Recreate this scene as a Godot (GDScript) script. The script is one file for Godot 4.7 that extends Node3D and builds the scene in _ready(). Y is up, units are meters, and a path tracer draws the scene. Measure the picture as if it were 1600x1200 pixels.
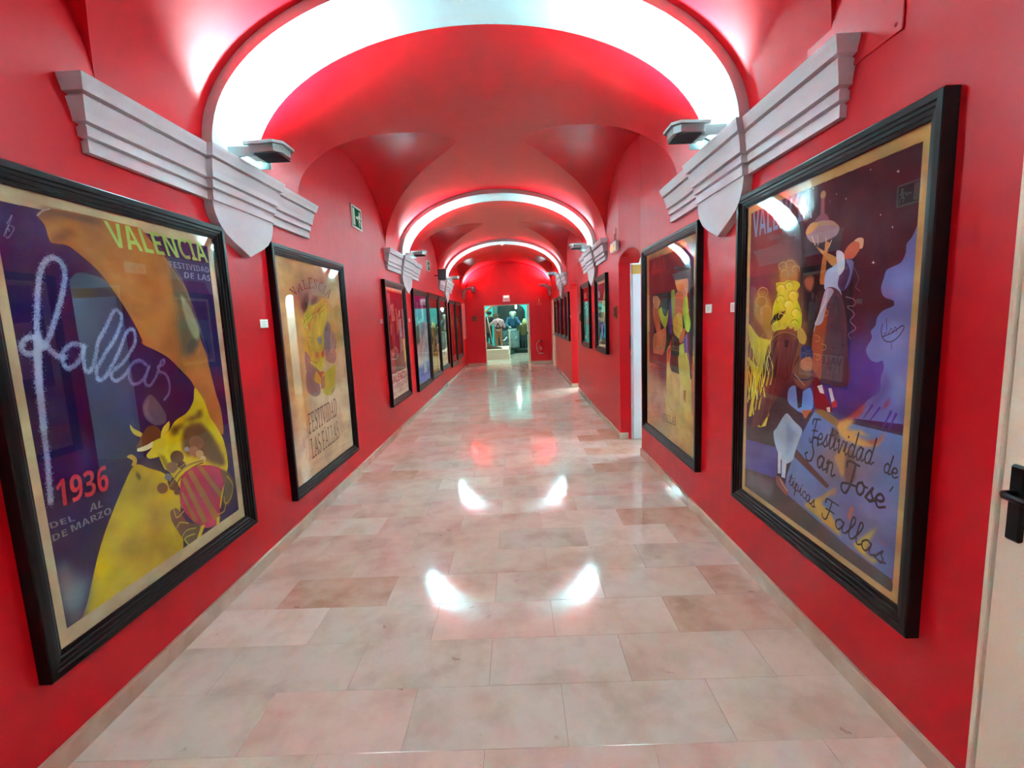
extends Node3D
# A red vaulted museum corridor hung with framed festival posters, a sculpture hall at its far end.

const LX := -1.768                       # face of the left wall
const SPRING := 2.66                     # where the vault springs
const RIBS := [6.37, 1.72, -2.93, -7.66, -12.27, -16.87]   # near edge of each arch rib
const RIBW := 0.49
const ZEND := -17.17
const ZBACK := 6.4

var mats := {}
var used := {}
var rng := RandomNumberGenerator.new()

func _ready():
	rng.seed = 7
	setup_camera_and_light()
	make_materials()
	build_floor()
	build_walls()
	build_ceiling()
	build_doors()
	build_baseboards()
	build_cornices()
	build_pictures()
	build_fittings()
	build_hall()

# ------------------------------------------------------------------ camera, environment
const EXPOSURE := 32.0                   # the lamps are dim and the exposure long
const FLOOD := 32.0                     # energy of each floodlight
const FLOOD_ANGLE := 70.0
const FLOOD_LEAN := -0.1
var LED := Color(0.52, 1.0, 1.06).linear_to_srgb()
func setup_camera_and_light():
	var cam := Camera3D.new()
	cam.name = "camera"
	add_child(cam)
	cam.transform = Transform3D(Basis(Vector3(0.99911783, -0.04143042, -0.00686171), Vector3(0.04013974, 0.99017587, -0.13394232), Vector3(0.01234359, 0.13354874, 0.99096537)), Vector3(0, 1.6, 0))
	cam.fov = rad_to_deg(2.0 * atan(600.0 / 753.0385))
	cam.near = 0.02
	cam.far = 100.0
	cam.current = true
	var we := WorldEnvironment.new()
	we.name = "environment"
	var e := Environment.new()
	e.background_mode = Environment.BG_COLOR
	e.background_color = Color(0.01, 0.012, 0.014)
	e.tonemap_mode = Environment.TONE_MAPPER_LINEAR
	e.tonemap_exposure = EXPOSURE
	e.sdfgi_enabled = true
	e.ssao_enabled = true
	e.ssil_enabled = true
	we.environment = e
	add_child(we)

func area(called, at: Vector3, towards: Vector3, size: Vector2, energy: float, color: Color):
	var l := AreaLight3D.new()
	l.name = called
	l.area_size = size
	l.area_normalize_energy = true
	l.light_energy = energy / EXPOSURE
	l.light_color = color
	l.area_range = 14.0
	l.area_attenuation = 2.0
	l.shadow_enabled = true
	add_child(l, true)
	var up := Vector3.UP if absf(towards.normalized().y) < 0.9 else Vector3.FORWARD
	l.look_at_from_position(at, at + towards, up)
	return l

# ------------------------------------------------------------------ naming
func numbered(called: String) -> String:
	var n: int = used.get(called, 0)
	used[called] = n + 1
	return called if n == 0 else "%s_%03d" % [called, n]

func tag(o, label := "", category := "", group := "", kind := ""):
	if label: o.set_meta("label", label)
	if category: o.set_meta("category", category)
	if group: o.set_meta("group", group)
	if kind: o.set_meta("kind", kind)
	return o

func thing(called, label, category, at := Vector3.ZERO, turn := 0.0, group := ""):
	var o := Node3D.new()
	o.name = numbered(called)
	add_child(o)
	o.position = at
	o.rotation.y = turn
	return tag(o, label, category, group)

func mi(called: String, mesh: Mesh, mat: Material, parent = null, at := Vector3.ZERO):
	var o := MeshInstance3D.new()
	o.name = numbered(called) if parent == null else called
	o.mesh = mesh
	o.material_override = mat
	o.position = at
	if parent == null:
		add_child(o)
	else:
		parent.add_child(o, true)
	return o

func structure(called, mesh, mat, label, category):
	var o = mi(called, mesh, mat)
	return tag(o, label, category, "", "structure")

# ------------------------------------------------------------------ mesh building
class Mb:
	var st := SurfaceTool.new()
	var smooth := false
	var n := 0
	func _init(is_smooth := false):
		st.begin(Mesh.PRIMITIVE_TRIANGLES)
		smooth = is_smooth
		st.set_smooth_group(0 if smooth else -1)
	func tri(a: Vector3, b: Vector3, c: Vector3, ua := Vector2.ZERO, ub := Vector2.ZERO, uc := Vector2.ZERO):
		st.set_uv(ua); st.add_vertex(a)
		st.set_uv(ub); st.add_vertex(b)
		st.set_uv(uc); st.add_vertex(c)
		n += 1
	func quad(a: Vector3, b: Vector3, c: Vector3, d: Vector3):       # clockwise seen from the front
		tri(a, b, c, Vector2(0, 1), Vector2(0, 0), Vector2(1, 0))
		tri(a, c, d, Vector2(0, 1), Vector2(1, 0), Vector2(1, 1))
	func faced(a: Vector3, b: Vector3, c: Vector3, d: Vector3, out: Vector3):   # turned so that its front looks along out
		if (b - a).cross(c - a).dot(out) + (c - a).cross(d - a).dot(out) > 0.0:
			quad(a, d, c, b)
		else:
			quad(a, b, c, d)
	func tri_faced(a: Vector3, b: Vector3, c: Vector3, out: Vector3):
		if (b - a).cross(c - a).dot(out) > 0.0:
			tri(a, c, b)
		else:
			tri(a, b, c)
	func box(lo: Vector3, hi: Vector3, bevel := 0.0):
		if bevel <= 0.0:
			var p := func(i: int) -> Vector3: return Vector3(hi.x if i & 1 else lo.x, hi.y if i & 2 else lo.y, hi.z if i & 4 else lo.z)
			for f in [[0, 2, 6, 4, Vector3.LEFT], [1, 3, 7, 5, Vector3.RIGHT], [0, 1, 5, 4, Vector3.DOWN], [2, 3, 7, 6, Vector3.UP], [0, 1, 3, 2, Vector3.FORWARD], [4, 5, 7, 6, Vector3.BACK]]:
				faced(p.call(f[0]), p.call(f[1]), p.call(f[2]), p.call(f[3]), f[4])
			return
		var b := minf(bevel, 0.49 * minf(hi.x - lo.x, minf(hi.y - lo.y, hi.z - lo.z)))
		var q := func(i: int, axis: int) -> Vector3:
			var v := Vector3(hi.x if i & 1 else lo.x, hi.y if i & 2 else lo.y, hi.z if i & 4 else lo.z)
			for k in 3:
				if k != axis:
					v[k] += -b if (i >> k) & 1 else b
			return v
		var mid := (lo + hi) / 2.0
		for axis in 3:
			var u := (axis + 1) % 3
			var w := (axis + 2) % 3
			for side in 2:
				var s := side << axis
				var c := [s, s | (1 << u), s | (1 << u) | (1 << w), s | (1 << w)]
				var out := Vector3.ZERO
				out[axis] = 1.0 if side else -1.0
				faced(q.call(c[0], axis), q.call(c[1], axis), q.call(c[2], axis), q.call(c[3], axis), out)
			for k in 4:   # the edges along this axis
				var i := ((k & 1) << u) | ((k >> 1) << w)
				var j := i | (1 << axis)
				var a: Vector3 = q.call(i, u)
				faced(a, q.call(j, u), q.call(j, w), q.call(i, w), a - Vector3(mid.x if axis == 0 else 0.0, mid.y if axis == 1 else 0.0, mid.z if axis == 2 else 0.0) - (mid - Vector3(mid.x if axis == 0 else 0.0, mid.y if axis == 1 else 0.0, mid.z if axis == 2 else 0.0)))
		for i in 8:
			tri_faced(q.call(i, 0), q.call(i, 1), q.call(i, 2), q.call(i, 0) - mid)
	func tube(path: Array, r0: float, r1 := -1.0, sides := 8, caps := true):
		if r1 < 0.0: r1 = r0
		var rings := []
		for i in path.size():
			var t: Vector3 = (path[mini(i + 1, path.size() - 1)] - path[maxi(i - 1, 0)]).normalized()
			var u := t.cross(Vector3.UP if absf(t.y) < 0.9 else Vector3.RIGHT).normalized()
			var w := t.cross(u)
			var r := lerpf(r0, r1, i / float(path.size() - 1))
			var ring := []
			for k in sides:
				var a := TAU * k / sides
				ring.append(path[i] + (u * cos(a) + w * sin(a)) * r)
			rings.append(ring)
		for i in path.size() - 1:
			for k in sides:
				var l := (k + 1) % sides
				faced(rings[i][k], rings[i + 1][k], rings[i + 1][l], rings[i][l], rings[i][k] + rings[i][l] - path[i] * 2.0)
		if caps:
			for k in sides:
				var l := (k + 1) % sides
				tri_faced(path[0], rings[0][k], rings[0][l], path[0] - path[1])
				tri_faced(path[-1], rings[-1][k], rings[-1][l], path[-1] - path[-2])
	func lathe(profile: Array, at := Vector3.ZERO, axis := Vector3.UP, sides := 24):   # profile of Vector2(radius, along the axis)
		var u := axis.cross(Vector3.RIGHT if absf(axis.x) < 0.9 else Vector3.UP).normalized()
		var w := axis.cross(u).normalized()
		for i in profile.size() - 1:
			var p: Vector2 = profile[i]
			var q: Vector2 = profile[i + 1]
			for k in sides:
				var a := TAU * k / sides
				var b := TAU * (k + 1) / sides
				var da := u * cos(a) + w * sin(a)
				var db := u * cos(b) + w * sin(b)
				var out := (da + db) * (q.y - p.y) * 0.5 + axis * (p.x - q.x)
				var A := at + da * p.x + axis * p.y
				var B := at + db * p.x + axis * p.y
				var C := at + db * q.x + axis * q.y
				var D := at + da * q.x + axis * q.y
				if p.x < 1e-5: tri_faced(A, C, D, out)
				elif q.x < 1e-5: tri_faced(A, B, C, out)
				else: faced(A, B, C, D, out)
	func prism(outline: PackedVector2Array, place: Callable, d0: float, d1: float):    # place(x, y, depth) -> Vector3
		var idx := Geometry2D.triangulate_polygon(outline)
		var mid := Vector2.ZERO
		for p in outline: mid += p / outline.size()
		var out: Vector3 = place.call(0, 0, d1) - place.call(0, 0, d0)
		for i in range(0, idx.size(), 3):
			var a := outline[idx[i]]
			var b := outline[idx[i + 1]]
			var c := outline[idx[i + 2]]
			tri_faced(place.call(a.x, a.y, d1), place.call(b.x, b.y, d1), place.call(c.x, c.y, d1), out)
			tri_faced(place.call(a.x, a.y, d0), place.call(b.x, b.y, d0), place.call(c.x, c.y, d0), -out)
		var turn := 1.0 if not Geometry2D.is_polygon_clockwise(outline) else -1.0
		for i in outline.size():
			var a := outline[i]
			var b := outline[(i + 1) % outline.size()]
			var nrm := Vector2(b.y - a.y, a.x - b.x) * turn
			var o3: Vector3 = place.call(a.x + nrm.x, a.y + nrm.y, d0) - place.call(a.x, a.y, d0)
			faced(place.call(a.x, a.y, d0), place.call(b.x, b.y, d0), place.call(b.x, b.y, d1), place.call(a.x, a.y, d1), o3)
	func done() -> ArrayMesh:
		if smooth:
			st.index()
		st.generate_normals()
		return st.commit()

func box_mesh(lo: Vector3, hi: Vector3, bevel := 0.0) -> ArrayMesh:
	var m := Mb.new()
	m.box(lo, hi, bevel)
	return m.done()

func flat_place(x, y, d) -> Vector3:
	return Vector3(x, y, d)

# ------------------------------------------------------------------ painter of prints
class Painter:
	var img: Image
	var w: int
	var h: int
	var brushes := {}
	var rng := RandomNumberGenerator.new()
	var serif: Array
	func _init(width: int, height: int, fonts: Array):
		w = width
		h = height
		serif = fonts
		img = Image.create_empty(w, h, false, Image.FORMAT_RGBA8)
		rng.seed = 11
	func base(r, g, b):
		img.fill(Color8(r, g, b))
	func points(l: Array) -> PackedVector2Array:
		var p := PackedVector2Array()
		for i in range(0, l.size(), 2):
			p.append(Vector2(l[i] * w / 1000.0, l[i + 1] * h / 1000.0))
		return p
	func fill(to: Image, p: PackedVector2Array, c: Color):
		var y0 := 1e9
		var y1 := -1e9
		for q in p:
			y0 = minf(y0, q.y)
			y1 = maxf(y1, q.y)
		for y in range(maxi(0, int(y0)), mini(to.get_height() - 1, int(y1)) + 1):
			var cut := PackedFloat32Array()
			var yc := y + 0.5
			for i in p.size():
				var a := p[i]
				var b := p[(i + 1) % p.size()]
				if (a.y <= yc) != (b.y <= yc):
					cut.append(a.x + (yc - a.y) / (b.y - a.y) * (b.x - a.x))
			cut.sort()
			for i in range(0, cut.size() - 1, 2):
				var x0 := int(roundf(cut[i]))
				var x1 := int(roundf(cut[i + 1]))
				if x1 > x0:
					to.fill_rect(Rect2i(x0, y, x1 - x0, 1), c)
	func rounded(p: PackedVector2Array) -> PackedVector2Array:      # the corners of a painted shape softened, its long straight sides kept
		if p.size() < 5: return p
		var out := PackedVector2Array()
		var n := p.size()
		for i in n:
			var a := p[i]
			var b := p[(i + 1) % n]
			out.append(a)
			if a.distance_to(b) < w * 0.15:
				var pre := p[posmod(i - 1, n)]
				var post := p[(i + 2) % n]
				var reach := a.distance_to(b)
				pre = a + (pre - a).limit_length(reach * 1.2)
				post = b + (post - b).limit_length(reach * 1.2)
				for k in range(1, 5): out.append(a.cubic_interpolate(b, pre, post, k / 5.0))
		return out
	func poly(l: Array, r, g, b, a := 255):
		if a == 255:
			fill(img, rounded(points(l)), Color8(r, g, b))
		else:
			soft(l, 1, r, g, b, a)
	func soft(l: Array, blur: int, r, g, b, a := 255):
		var sm := Image.create_empty(w / 2, h / 2, false, Image.FORMAT_RGBA8)
		sm.fill(Color8(r, g, b, 0))
		var p := rounded(points(l))
		for i in p.size(): p[i] = p[i] * 0.5
		fill(sm, p, Color8(r, g, b, a))
		var times := clampi(blur + (0 if w > 500 else -2), 0, 5)
		for i in times: sm.resize(maxi(3, sm.get_width() / 2), maxi(3, sm.get_height() / 2), Image.INTERPOLATE_BILINEAR)
		for i in times: sm.resize(sm.get_width() * 2, sm.get_height() * 2, Image.INTERPOLATE_BILINEAR)
		sm.resize(w, h, Image.INTERPOLATE_BILINEAR)
		img.blend_rect(sm, Rect2i(0, 0, w, h), Vector2i.ZERO)
	func mount(x0, y0, x1, y1, r, g, b):          # the bare margin round a print
		for q in [[0, 0, 1000, y0], [0, y1, 1000, 1000], [0, 0, x0, 1000], [x1, 0, 1000, 1000]]:
			fill(img, points([q[0], q[1], q[2], q[1], q[2], q[3], q[0], q[3]]), Color8(r, g, b))
	func brush(radius: float, c: Color) -> Image:
		var key := [snappedf(radius, 0.25), c.to_rgba32()]
		if not brushes.has(key):
			var s := int(ceilf(radius)) * 2 + 3
			var b := Image.create_empty(s, s, false, Image.FORMAT_RGBA8)
			for y in s:
				for x in s:
					var d := Vector2(x - s / 2, y - s / 2).length()
					b.set_pixel(x, y, Color(c.r, c.g, c.b, c.a * clampf(radius + 0.5 - d, 0.0, 1.0)))
			brushes[key] = b
		return brushes[key]
	func dab(at: Vector2, radius: float, c: Color):
		var b := brush(radius, c)
		var s := b.get_width()
		img.blend_rect(b, Rect2i(0, 0, s, s), Vector2i(int(roundf(at.x)) - s / 2, int(roundf(at.y)) - s / 2))
	func curve(p: PackedVector2Array, step: float) -> PackedVector2Array:
		var out := PackedVector2Array()
		for i in p.size() - 1:
			var a := p[maxi(0, i - 1)]
			var d := p[mini(p.size() - 1, i + 2)]
			var n := maxi(2, int(p[i].distance_to(p[i + 1]) / step))
			for k in n:
				out.append(p[i].cubic_interpolate(p[i + 1], a, d, k / float(n)))
		out.append(p[-1])
		return out
	func stroke(p: PackedVector2Array, r0: float, r1: float, c: Color):
		var path := curve(p, maxf(0.8, minf(r0, r1) * 0.6)) if p.size() > 2 else curve(p, maxf(0.8, minf(r0, r1) * 0.6))
		for i in path.size():
			dab(path[i], lerpf(r0, r1, i / float(path.size())), c)
	func line(l: Array, w0, w1, r, g, b, soft_edge := 0):
		var k := 0.275 * w / 1000.0
		stroke(points(l), maxf(0.6, w0 * k), maxf(0.6, w1 * k), Color8(r, g, b, 255 if soft_edge == 0 else 150))
	func chalk(l: Array, w0, w1, r, g, b):
		var k := 0.52 * w / 1000.0
		var path := curve(points(l), 2.0)
		for i in path.size():
			var rad := lerpf(w0, w1, i / float(path.size())) * k
			dab(path[i], rad * 0.8, Color8(r, g, b, 34))
			for n in 9:
				var off := Vector2.from_angle(rng.randf() * TAU) * rad * sqrt(rng.randf()) * (1.5 if n > 5 else 1.0)
				dab(path[i] + off, 0.75 + rng.randf() * 0.8, Color8(r, g, b, 70 + rng.randi() % 90))
	func text(t: String, quad: Array, r, g, b, font := 0):
		var tm := TextMesh.new()
		tm.text = t
		tm.font = serif[font]
		tm.font_size = 64
		tm.pixel_size = 0.01
		tm.depth = 0.0
		tm.curve_step = 1.0
		var arr := tm.get_mesh_arrays()
		var v: PackedVector3Array = arr[Mesh.ARRAY_VERTEX]
		var idx: PackedInt32Array = arr[Mesh.ARRAY_INDEX] if arr[Mesh.ARRAY_INDEX] != null else PackedInt32Array(range(v.size()))
		if v.is_empty(): return
		var lo := v[0]
		var hi := v[0]
		for q in v:
			lo = lo.min(q)
			hi = hi.max(q)
		var o := points(quad)
		var ux := (o[1] - o[0]) / (hi.x - lo.x)
		var uy := (o[2] - o[0]) / (hi.y - lo.y)
		for i in range(0, idx.size(), 3):
			var p := PackedVector2Array()
			for k in 3:
				var q := v[idx[i + k]]
				p.append(o[0] + ux * (q.x - lo.x) + uy * (q.y - lo.y))
			fill(img, p, Color8(r, g, b))
	const HAND := {
		"e": [0.8, [[0, .45, .45, .5, .6, .8, .35, 1, .1, .7, .1, .3, .35, 0, .8, .3]]],
		"s": [0.7, [[0, .1, .4, 1.05, .36, .7, .55, .3, .4, 0, .1, .1, .3, .05, .7, .25]]],
		"t": [0.6, [[0, .2, .28, 1.7, .2, .4, .35, 0, .6, .25], [.02, 1.1, .55, 1.2]]],
		"i": [0.55, [[0, .2, .22, 1, .2, .2, .35, 0, .55, .25], [.3, 1.42, .33, 1.5]]],
		"v": [0.85, [[0, .8, .15, 1, .25, .1, .38, 0, .6, .8, .65, 1, .85, .9]]],
		"d": [0.95, [[.6, .8, .35, 1, .05, .6, .1, .1, .35, 0, .6, .4, .78, 2.0, .62, .3, .7, 0, .95, .25]]],
		"a": [0.95, [[.6, .85, .35, 1, .05, .6, .1, .1, .35, 0, .6, .7, .62, .95, .58, .2, .7, 0, .95, .25]]],
		"n": [0.9, [[0, .7, .15, 1, .12, 0, .12, .6, .4, 1, .57, .8, .54, .2, .66, 0, .9, .25]]],
		"o": [0.85, [[.4, 1, .1, .7, .1, .2, .35, 0, .6, .3, .6, .8, .4, 1, .55, .8, .85, .85]]],
		"p": [0.85, [[0, .5, .2, 1, .1, -.95, .12, .6, .4, 1, .62, .6, .5, .1, .25, .05, .85, .25]]],
		"c": [0.7, [[.6, .8, .4, 1, .1, .7, .1, .25, .35, 0, .7, .25]]],
		"l": [0.55, [[0, .3, .4, 1.5, .4, 2.05, .22, 1.9, .15, .5, .3, 0, .55, .25]]],
		"F": [1.15, [[.12, 1.55, .18, 1.95, .55, 2.05, 1.15, 2.1], [.62, 2.0, .55, 1.2, .45, .3, .3, -.1, .05, .0, .02, .25], [.25, 1.0, .95, 1.08]]],
		"S": [1.35, [[1.15, 1.6, 1.0, 2.15, .55, 1.95, .6, 1.4, .85, .8, .7, .1, .3, -.1, 0, .3, .2, .55]]],
		"J": [1.25, [[.2, 1.5, .3, 2, 1.2, 2.05], [.9, 2.0, .78, .4, .5, -.55, .1, -.45, .15, .1, 1.25, .45]]],
	}
	func script(t: String, quad: Array, xh, wide, r, g, b):
		var o := points(quad)
		var size: float = xh * 0.5 * w / 1000.0
		var total := 0.0
		for ch in t: total += HAND[ch][0]
		var ux := (o[1] - o[0]) / total
		var uy := Vector2(size * 0.18, -size)
		var x := 0.0
		for ch in t:
			for s in HAND[ch][1]:
				var p := PackedVector2Array()
				for i in range(0, s.size(), 2):
					p.append(o[0] + ux * (x + s[i]) + uy * s[i + 1])
				stroke(p, wide * 0.27 * w / 1000.0, wide * 0.2 * w / 1000.0, Color8(r, g, b, 230))
			x += HAND[ch][0]
	func age(layers: Array):                     # stains and the unevenness of hand-laid colour
		for l in layers:
			var n: Image = l.duplicate()
			n.resize(w, h, Image.INTERPOLATE_CUBIC)
			img.blend_rect(n, Rect2i(0, 0, w, h), Vector2i.ZERO)
	func texture() -> ImageTexture:
		img.adjust_bcs(0.95, 1.06, 1.05)
		img.generate_mipmaps()
		return ImageTexture.create_from_image(img)

# ------------------------------------------------------------------ materials
func std(called: String, c: Color, rough: float, spec := 0.5, metal := 0.0) -> StandardMaterial3D:
	var m := StandardMaterial3D.new()
	m.resource_name = called
	m.albedo_color = c
	m.roughness = rough
	m.metallic_specular = spec
	m.metallic = metal
	mats[called] = m
	return m

func noise_image(seed_: int, freq: float, size := 256, octaves := 5, ridged := false, warp := false) -> Image:
	var n := FastNoiseLite.new()
	n.seed = seed_
	n.noise_type = FastNoiseLite.TYPE_SIMPLEX_SMOOTH
	n.frequency = freq
	n.fractal_type = FastNoiseLite.FRACTAL_RIDGED if ridged else FastNoiseLite.FRACTAL_FBM
	n.fractal_octaves = octaves
	if warp:
		n.domain_warp_enabled = true
		n.domain_warp_amplitude = 40.0
		n.domain_warp_frequency = 0.008
	return n.get_seamless_image(size, size, false, false, 0.1, true)

func marble(seed_: int, a: Color, b: Color, vein: Color) -> ImageTexture:
	var s := 384
	var soft := noise_image(seed_, 0.008, s, 5, false, true)
	var fine := noise_image(seed_ + 50, 0.03, s, 4)
	var cracks := noise_image(seed_ + 90, 0.006, s, 4, true, true)
	var im := Image.create_empty(s, s, false, Image.FORMAT_RGB8)
	for y in s:
		for x in s:
			var t := clampf((soft.get_pixel(x, y).r - 0.5) * 1.5 + 0.5, 0, 1)
			var f := fine.get_pixel(x, y).r - 0.5
			var k := smoothstep(0.935, 0.99, cracks.get_pixel(x, y).r)
			var c := a.lerp(b, clampf(t * t * 0.75 + f * 0.5, 0.0, 1.0))
			c = c.lerp(vein, k * 0.7 * smoothstep(0.3, 0.6, t))
			im.set_pixel(x, y, c)
	im.generate_mipmaps()
	return ImageTexture.create_from_image(im)

func make_materials():
	var red := std("red_wall_paint", Color8(204, 6, 20), 0.38, 0.42)
	var bump := ImageTexture.create_from_image(noise_image(3, 0.02, 256, 5))
	red.heightmap_enabled = true
	red.heightmap_texture = bump
	red.heightmap_scale = 0.12
	red.uv1_triplanar = true
	red.uv1_world_triplanar = true
	red.uv1_scale = Vector3.ONE * 0.8
	var gloss: StandardMaterial3D = red.duplicate()
	gloss.resource_name = "red_vault_paint"
	gloss.roughness = 0.34
	gloss.metallic_specular = 0.52
	mats["red_vault_paint"] = gloss
	std("white_arch_paint", Color8(184, 190, 192), 0.5, 0.4)
	var pl := std("white_plaster", Color8(192, 180, 184), 0.62, 0.4)
	pl.heightmap_enabled = true
	pl.heightmap_texture = bump
	pl.heightmap_scale = 0.1
	pl.uv1_triplanar = true
	pl.uv1_scale = Vector3.ONE * 3.0
	std("black_frame", Color8(8, 8, 9), 0.34, 0.36)
	std("cable_black", Color8(14, 14, 15), 0.5)
	std("lamp_grey", Color8(150, 160, 160), 0.45, 0.5, 0.3)
	std("lamp_dark", Color8(70, 76, 84), 0.5, 0.5, 0.2)
	var lens := std("lamp_lens", Color8(235, 240, 240), 0.3)
	lens.emission_enabled = true
	lens.emission = Color(0.86, 1.0, 1.0)
	lens.emission_energy_multiplier = 1.6 / EXPOSURE
	std("door_cream", Color8(226, 208, 184), 0.45)
	std("door_white", Color8(226, 232, 236), 0.4)
	std("white_wall", Color8(222, 230, 232), 0.6)
	std("yellow_band", Color8(214, 170, 84), 0.5)
	std("plastic_white", Color8(228, 226, 220), 0.4)
	std("paper_white", Color8(232, 228, 222), 0.7)
	std("steel", Color8(170, 172, 174), 0.3, 0.5, 0.9)
	std("brass", Color8(150, 110, 60), 0.4, 0.5, 0.7)
	std("wood_brown", Color8(74, 44, 30), 0.5)
	std("extinguisher_red", Color8(190, 14, 26), 0.25)
	std("teal_wall", Color8(66, 200, 196), 0.6)
	std("mount_board", Color8(60, 54, 48), 0.8)
	std("joint", Color8(150, 128, 112), 0.6)
	var glass := std("picture_glass", Color(1, 1, 1, 0.004), 0.0, 0.37)
	glass.transparency = BaseMaterial3D.TRANSPARENCY_ALPHA
	var case_glass := std("case_glass", Color(0.75, 0.93, 0.95, 0.06), 0.02, 0.5)
	case_glass.transparency = BaseMaterial3D.TRANSPARENCY_ALPHA
	# marbles: cream, pinkish cream, greyish cream, tan, brown, light
	var veins := Color8(120, 84, 62)
	var tones := [
		[Color8(206, 186, 170), Color8(186, 158, 140)], [Color8(208, 182, 168), Color8(192, 156, 142)], [Color8(200, 186, 172), Color8(180, 160, 144)],
		[Color8(196, 166, 146), Color8(172, 134, 112)], [Color8(184, 146, 124), Color8(160, 118, 94)], [Color8(214, 198, 184), Color8(198, 176, 160)]]
	for i in tones.size():
		var m := std("marble_%d" % i, Color.WHITE, 0.09, 0.55)
		m.albedo_texture = marble(20 + i * 7, tones[i][0], tones[i][1], veins)
		m.uv1_triplanar = true
		m.uv1_world_triplanar = true
		m.uv1_scale = Vector3(0.55, 0.55, 0.55) * (1.0 + 0.13 * i)
		m.uv1_offset = Vector3(0.37 * i, 0.1, 0.21 * i)
	var bb: StandardMaterial3D = mats["marble_0"].duplicate()
	bb.resource_name = "marble_skirting"
	bb.roughness = 0.25
	bb.albedo_color = Color8(248, 244, 236)
	mats["marble_skirting"] = bb

# ------------------------------------------------------------------ shell
func xr(z: float) -> float:                # face of the right wall, stepping in at each opening
	if z > -5.36: return 1.381
	if z > -6.1: return lerpf(1.381, 1.30, (-5.36 - z) / 0.74)
	if z > -10.2: return 1.30
	if z > -10.92: return lerpf(1.30, 1.24, (-10.2 - z) / 0.72)
	return 1.24

func build_floor():
	var f = thing("floor", "polished cream and pink marble floor of the corridor", "floor")
	f.set_meta("kind", "structure")
	mi("floor_bed", box_mesh(Vector3(-4.5, -0.3, -26.3), Vector3(4.5, -0.0125, 6.6)), mats.joint, f)
	var full := {}
	var rest := {}
	var row := 0
	var z := 6.4 - 0.05
	z = -1.613 + 0.318 * 25
	var k := -25
	while z > -26.0:
		var z1 := z - 0.318
		var start: float = -1.76 if posmod(k, 2) == 0 else -1.445
		var x: float = start - 0.632 * (5 if z1 < -17.3 else 1)
		var lo_x: float = -4.0 if z1 < -17.3 else LX - 0.03
		var hi_x: float = 4.0 if z1 < -17.3 else 2.3
		while x < hi_x:
			var a := maxf(x, lo_x)
			var b := minf(x + 0.632, hi_x)
			if b - a > 0.01:
				var seed_ := absi(hash(Vector2i(k, int(round(x * 100)))))
				var tone: int = [0, 1, 0, 2, 1, 0, 0, 5, 2, 1, 5, 2, 0, 2, 1, 1][seed_ % 16]
				if a > 0.7 and a < 1.2 and z < -2.0 and z > -9.0: tone = [3, 4, 0, 3, 1, 3, 2][seed_ % 7]
				elif a < -1.3 and z < -2.0 and z > -9.0: tone = [3, 1, 0, 2, 0, 1, 5][seed_ % 7]
				var shown := z < -1.0 and z1 > -17.4
				if shown:
					var key := "%.3f" % (b - a)
					if not full.has(key):
						full[key] = box_mesh(Vector3(0.0006, -0.012, -0.3174), Vector3(b - a - 0.0006, 0, -0.0006), 0.0008)
					mi("floor_tile", full[key], mats["marble_%d" % tone], f, Vector3(a, 0, z))
				else:
					if not rest.has(tone): rest[tone] = Mb.new()
					rest[tone].box(Vector3(a + 0.0006, -0.012, z1 + 0.0006), Vector3(b - 0.0006, 0, z - 0.0006))
			x += 0.632
		z = z1
		k += 1
	for tone in rest:
		tag(mi("floor_tiles_beyond", rest[tone].done(), mats["marble_%d" % tone], f), "", "", "", "stuff")

func wall_with_arch(m: Mb, z0: float, z1: float, x0: float, x1: float, thick: float, top: float, spring: float, rise: float):
	# the piece of wall over an opening from z0 (near) to z1 (far), its face going from x0 to x1
	var n := 12
	var lower := []
	for i in n + 1:
		var t := i / float(n)
		lower.append(spring + rise * sqrt(maxf(0.0, 1.0 - pow(2.0 * t - 1.0, 2.0))))
	for i in n:
		var ta := i / float(n)
		var tb := (i + 1) / float(n)
		var za := lerpf(z0, z1, ta)
		var zb := lerpf(z0, z1, tb)
		var xa := lerpf(x0, x1, ta)
		var xb := lerpf(x0, x1, tb)
		m.faced(Vector3(xa, lower[i], za), Vector3(xb, lower[i + 1], zb), Vector3(xb, top, zb), Vector3(xa, top, za), Vector3.LEFT)
		m.faced(Vector3(xa + thick, lower[i], za), Vector3(xb + thick, lower[i + 1], zb), Vector3(xb + thick, top, zb), Vector3(xa + thick, top, za), Vector3.RIGHT)
		m.faced(Vector3(xa, lower[i], za), Vector3(xb, lower[i + 1], zb), Vector3(xb + thick, lower[i + 1], zb), Vector3(xa + thick, lower[i], za), Vector3.DOWN)

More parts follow.
